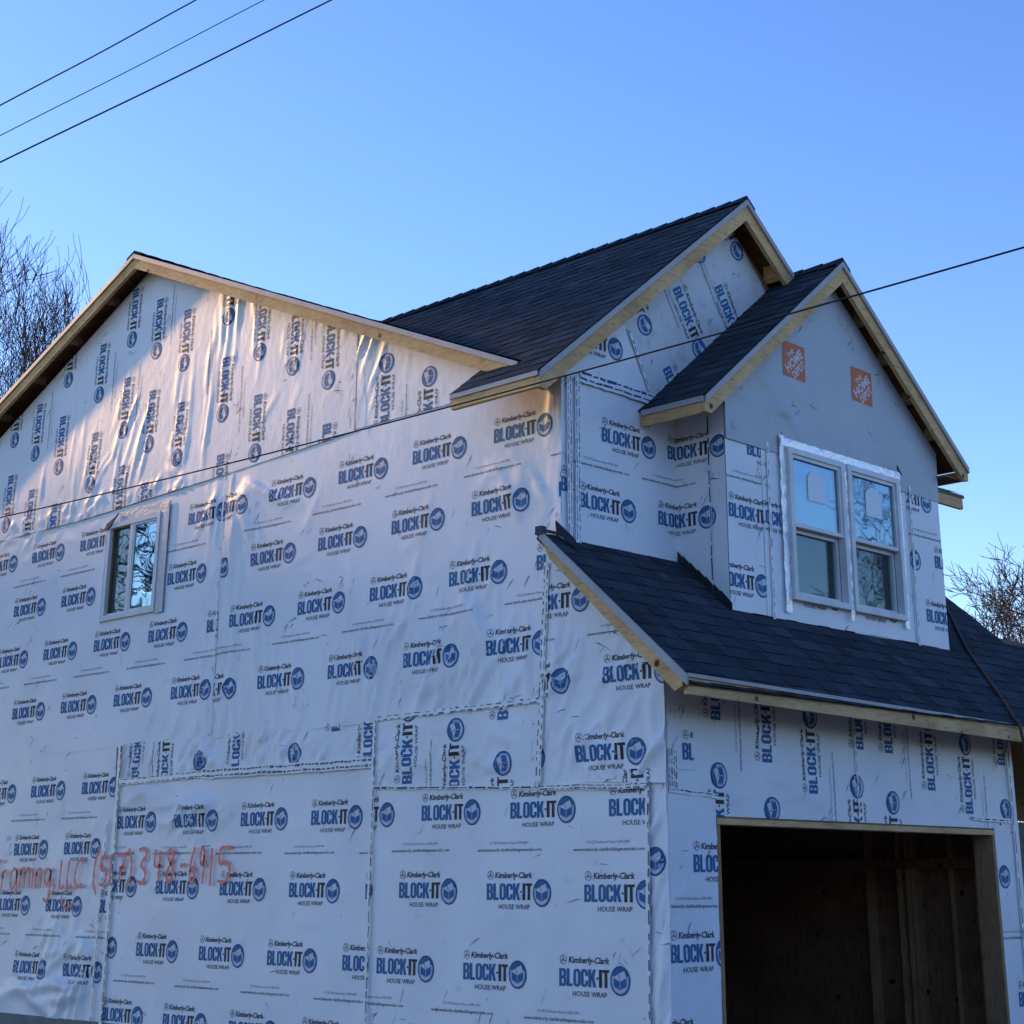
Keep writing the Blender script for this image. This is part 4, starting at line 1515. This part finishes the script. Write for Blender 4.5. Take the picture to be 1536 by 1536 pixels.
def crinkle_strip(u0, v0, u1, v1, off_, seed):
    """crinkled adhesive foil between two corners, as a fine wavy sheet"""
    r = np.random.default_rng(seed)
    res = .012
    nu, nv = max(2, int((u1 - u0) / res)), max(2, int((v1 - v0) / res))
    vs, fs = [], []
    for i in range(nu + 1):
        for j in range(nv + 1):
            u, v = u0 + (u1 - u0) * i / nu, v0 + (v1 - v0) * j / nv
            h = .011 * (float(vnoise(np.array(u * 26.), np.array(v * 20.), seed)) + .6 * float(vnoise(np.array(u * 50.), np.array(v * 42.), seed + 1)))
            ed = .006 * float(vnoise(np.array(u * 30. + 7), np.array(v * 30.), seed + 2))
            du = ed if i in (0, nu) and nu < nv else 0
            dv = ed if j in (0, nv) and nv < nu else 0
            vs.append(Wf(u + du, v + dv, off_ + h))
    for i in range(nu):
        for j in range(nv):
            a = i * (nv + 1) + j
            fs.append((a, a + nv + 1, a + nv + 2, a + 1))
    return mk('flashing_tape', vs, fs, 'foil_tape', house, smooth=True)


crinkle_strip(1.800, 3.905, 1.868, 5.20, .030, 71)
crinkle_strip(2.583, 3.93, 2.626, 5.117, .044, 72)
crinkle_strip(3.337, 3.95, 3.396, 5.185, .030, 73)
crinkle_strip(1.805, 5.119, 3.400, 5.182, .036, 74)
mb = MB()
mb.prism([Wf(3.33, 5.19, .05), Wf(3.39, 5.16, .05), Wf(3.33, 5.225, .05)], (0, -.01, 0))
mb.build('loose_flap', 'flashing_dark', house)

# ------------------------------------------------------------------ overhead wires and the cable on the roof
def wire(name, pts, r, m, label, sub=8, group=None):
    P = [Vector(p) for p in pts]
    q = []
    n = len(P)
    for i in range(n - 1):
        a, b, c, e = P[max(i - 1, 0)], P[i], P[i + 1], P[min(i + 2, n - 1)]
        for k in range(sub):
            t = k / sub
            q.append(.5 * ((2 * b) + (c - a) * t + (2 * a - 5 * b + 4 * c - e) * t * t + (3 * b - a - 3 * c + e) * t ** 3))
    q.append(P[-1])
    mb = MB()
    mb.tube(q, r, 6)
    o = mb.build(name, m, smooth=True)
    tag(o, label, 'wire' if 'wire' in name else 'cable', group)
    return o


CAMP = Vector((-7.89201, -6.61442, 2.08052))


def far(p, k):
    """point further out along the street-side line through p"""
    return CAMP + (Vector(p) - CAMP) * k


SA, SB = far((-4.17, .47, 3.69), 1.6), far((-.76, -2.99, 5.04), .86)
svc = []
for i in range(-12, 25):
    t = i / 6
    svc.append(SA.lerp(SB, t) - Vector((0, 0, .046 * 4 * t * (1 - t))))
SR = .0046
wire('service_wire', svc, SR, 'cable_black', 'single black service wire crossing in front of the whole house')
for (a, b, rr, nm) in (((-1.71, 5.95, 8.51), (-.31, 5.15, 9.81), .0068, 'topmost of the three dark power lines crossing the sky at upper left'),
                       ((-1.68, 5.93, 8.23), (.2, 4.81, 9.88), .0045, 'thin middle one of the three dark power lines at upper left'),
                       ((-1.66, 5.92, 7.98), (.69, 4.44, 9.93), .0078, 'lowest and thickest of the three power lines at upper left')):
    a, b = Vector(a), Vector(b)
    mid = (a + b) / 2 - Vector((0, 0, .012))
    wire('power_line', [a - (b - a) * 4 + Vector((0, 0, .5)), a - (b - a), a, mid, b, b + (b - a), b + (b - a) * 4 + Vector((0, 0, .5))], rr, 'cable_black', nm, group='power lines crossing the sky')
cab = [(4.828, .855, 4.275), (4.313, .425, 3.90), (4.048, .143, 3.66), (3.814, -.112, 3.445), (3.60, -.33, 3.25), (3.545, -.40, 3.19), (3.57, -.41, 3.05), (3.62, -.42, 2.8), (3.66, -.42, 2.55)]
cab = [(5.0, 1.0, 4.41)] + cab
wire('electric_cable', cab, .012, 'cable_brown', 'brown cable hanging over the lower roof edge at far right')


# ------------------------------------------------------------------ trees
def tree(base, height, seed, label, spread=.5, m='bark', twig=.006, levels=6, trunk_r=.16, fork=.18, group=None, lean=(0, 0), up=.35, name='bare_tree', shoots=2, crown_r=99, crown_top=99):
    r = random.Random(seed)
    root = empty(name, base)
    tag(root, label, 'tree', group)
    tr, cr = MB(), MB()
    base = Vector(base)

    def grow(p, d, L, rad, lev):
        n = 3
        pts, rads = [p], [rad]
        q, dd = p, d
        for i in range(n):
            j = Vector((r.gauss(0, 1), r.gauss(0, 1), r.gauss(0, .6))) * .16
            dd = (dd + j + Vector((0, 0, up * .25))).normalized()
            hx, hy = q.x - base.x, q.y - base.y
            if math.hypot(hx, hy) > crown_r * .7:
                k_ = .30 / max(.3, math.hypot(hx, hy))
                dd = (dd + Vector((-hx * k_, -hy * k_, .35))).normalized()
            q = q + dd * (L / n)
            pts.append(q)
            rads.append(rad * (1 - .32 * (i + 1) / n))
        (tr if lev <= 1 else cr).tube(pts, rads, 6 if lev <= 1 else (4 if lev <= 3 else 3))
        if lev >= levels or q.z > crown_top or math.hypot(q.x - base.x, q.y - base.y) > crown_r * 1.3:
            return
        nb = r.choice((2, 3, 3)) if lev < 2 else r.choice((2, 2, 3))
        for k in range(nb):
            ax = Vector((r.gauss(0, 1), r.gauss(0, 1), r.gauss(0, .5)))
            ax = (ax - dd * ax.dot(dd)).normalized()
            nd = (dd + ax * spread * r.uniform(.6, 1.4)).normalized()
            grow(q, nd, L * r.uniform(.66, .92), max(twig, rads[-1] * r.uniform(.58, .78)), lev + 1)
        # side shoots
        for k in range(shoots if 1 <= lev <= 4 else (2 if lev else 0)):
            i = r.randint(1, n - 1)
            ax = Vector((r.gauss(0, 1), r.gauss(0, 1), r.gauss(0, .5)))
            ax = (ax - dd * ax.dot(dd)).normalized()
            nd = (dd * .7 + ax * .8).normalized()
            grow(pts[i], nd, L * r.uniform(.45, .7), max(twig, rad * .45), min(levels, lev + 2))
    grow(base, Vector((lean[0], lean[1], 1)).normalized(), height * fork, trunk_r, 0)
    tr.build('trunk', m, root)
    cr.build('crown', m, root)
    return root


tree((6.3, 22.2, .3), 15.4, 3, 'tall bare tree behind the left end of the house roof', .40, trunk_r=.20, twig=.0065, fork=.215, levels=7, up=.45, crown_r=2.5, crown_top=13.7)
tree((8.15, 21.7, .3), 13.9, 15, 'shorter bare tree nearest the main gable peak', .36, trunk_r=.14, twig=.0065, fork=.22, levels=7, up=.45, crown_r=1.3, crown_top=12.7)
tree((29.2, 12.4, .3), 10.0, 5, 'bare reddish brown tree at the right edge beyond the garage roof', .55, m='bark_warm', trunk_r=.20, twig=.009, fork=.225, levels=8, up=.15)
tree((26.9, 15.0, .3), 8.2, 8, 'lower bare tree peeking between the bump-out and the right roof', .55, m='bark_warm', trunk_r=.15, twig=.009, fork=.225, levels=8, up=.15)
# trees across the street and beyond the yard: they stand in the window reflections
tree((24.5, -14.5, .3), 13.5, 31, 'bare street tree mirrored in the right upper pane of the double window', .55, trunk_r=.24, twig=.012, fork=.23, levels=6, up=.15)
tree((-6.6, 16.2, .3), 12.5, 33, 'bare yard tree mirrored in the small side window', .75, trunk_r=.24, twig=.012, fork=.19, levels=7, up=.15)

# ------------------------------------------------------------------ ground and added shading woods
mb = MB()
mb.add([(-600, -600, .30), (600, -600, .30), (600, 600, .30), (-600, 600, .30)], [(0, 1, 2, 3)])
tag(mb.build('ground', 'ground'), kind='structure')
mb = MB()
mb.add([(.2, -9, .304), (3.9, -9, .304), (3.9, -.02, .304), (.2, -.02, .304)], [(0, 1, 2, 3)])
tag(mb.build('driveway', 'gravel'), kind='structure')

# added unseen woods that shape the light: sunward with a gap, and street side
def leaf_clump(vs, fs, r, c, s_):
    n = Vector((r.gauss(0, 1), r.gauss(0, 1), r.gauss(0, 1))).normalized()
    u = n.orthogonal().normalized()
    w2 = n.cross(u)
    b = len(vs)
    for k in range(5):
        an = 2 * math.pi * k / 5 + r.uniform(-.4, .4)
        vs.append(c + (u * math.cos(an) + w2 * math.sin(an)) * s_ * r.uniform(.5, 1.1))
    fs.append((b, b + 1, b + 2, b + 3, b + 4))


def low_top(a):  # top of the lower growth, set by the wanted shade line on the side wall
    pts = [(-40, 4.9), (-.5, 4.8), (-.1, 4.5), (.17, 4.15), (.43, 3.5), (.87, 2.85), (1.22, 2.3), (1.8, 1.2), (40, 1.0)]
    for (x0, y0), (x1, y1) in zip(pts[:-1], pts[1:]):
        if a <= x1:
            return y0 + (y1 - y0) * (a - x0) / (x1 - x0)
    return 1.0


SH = Vector((SUN_DIR.x, SUN_DIR.y, 0)).normalized()
PH = Vector((SH.y, -SH.x, 0))
TE = math.tan(EL)
r = random.Random(77)
vs, fs = [], []
for i in range(32000):
    D = r.uniform(24, 30)
    a = r.uniform(-4.5, 5)
    q = r.random()
    if q < .6:
        z = TE * D + low_top(a) + .12 * math.sin(a * 19) + .08 * math.sin(a * 43 + 1) - abs(r.gauss(0, 4.0)) - .18
    elif q < .88:
        z = TE * D + 5.42 + .08 * math.sin(a * 17 + 2) + abs(r.gauss(0, 1.3))  # upper crowns placed to keep sun off the front gable roof
    else:
        z = TE * D + r.uniform(2.2, 5.4)  # sparse clumps put in the gap to dim the sun
    c = SH * D + PH * a + Vector((0, 0, max(.6, z)))
    leaf_clump(vs, fs, r, c, r.uniform(.12, .34) if q < .88 else r.uniform(.04, .09))
tag(mk('shade_wood', vs, fs, 'needles'), kind='stuff')  # out of view, added to shade the side wall and front gable roof
vs, fs = [], []
for i in range(13000):
    az = math.radians(r.uniform(120, 290))
    D = r.uniform(42, 52)
    H = 4.5 + 1.5 * math.sin(az * 9) + 1.3 * math.sin(az * 31) + 7 * math.exp(-((math.degrees(az) - 190) / 32) ** 2)  # taller opposite the front wall, to darken it
    c = Vector((D * math.sin(az), D * math.cos(az), .3 + H * r.random() ** .7))
    leaf_clump(vs, fs, r, c, r.uniform(.5, 1.3))
tag(mk('shade_wood', vs, fs, 'bark'), kind='stuff')  # out of view, added to block horizon light from the walls
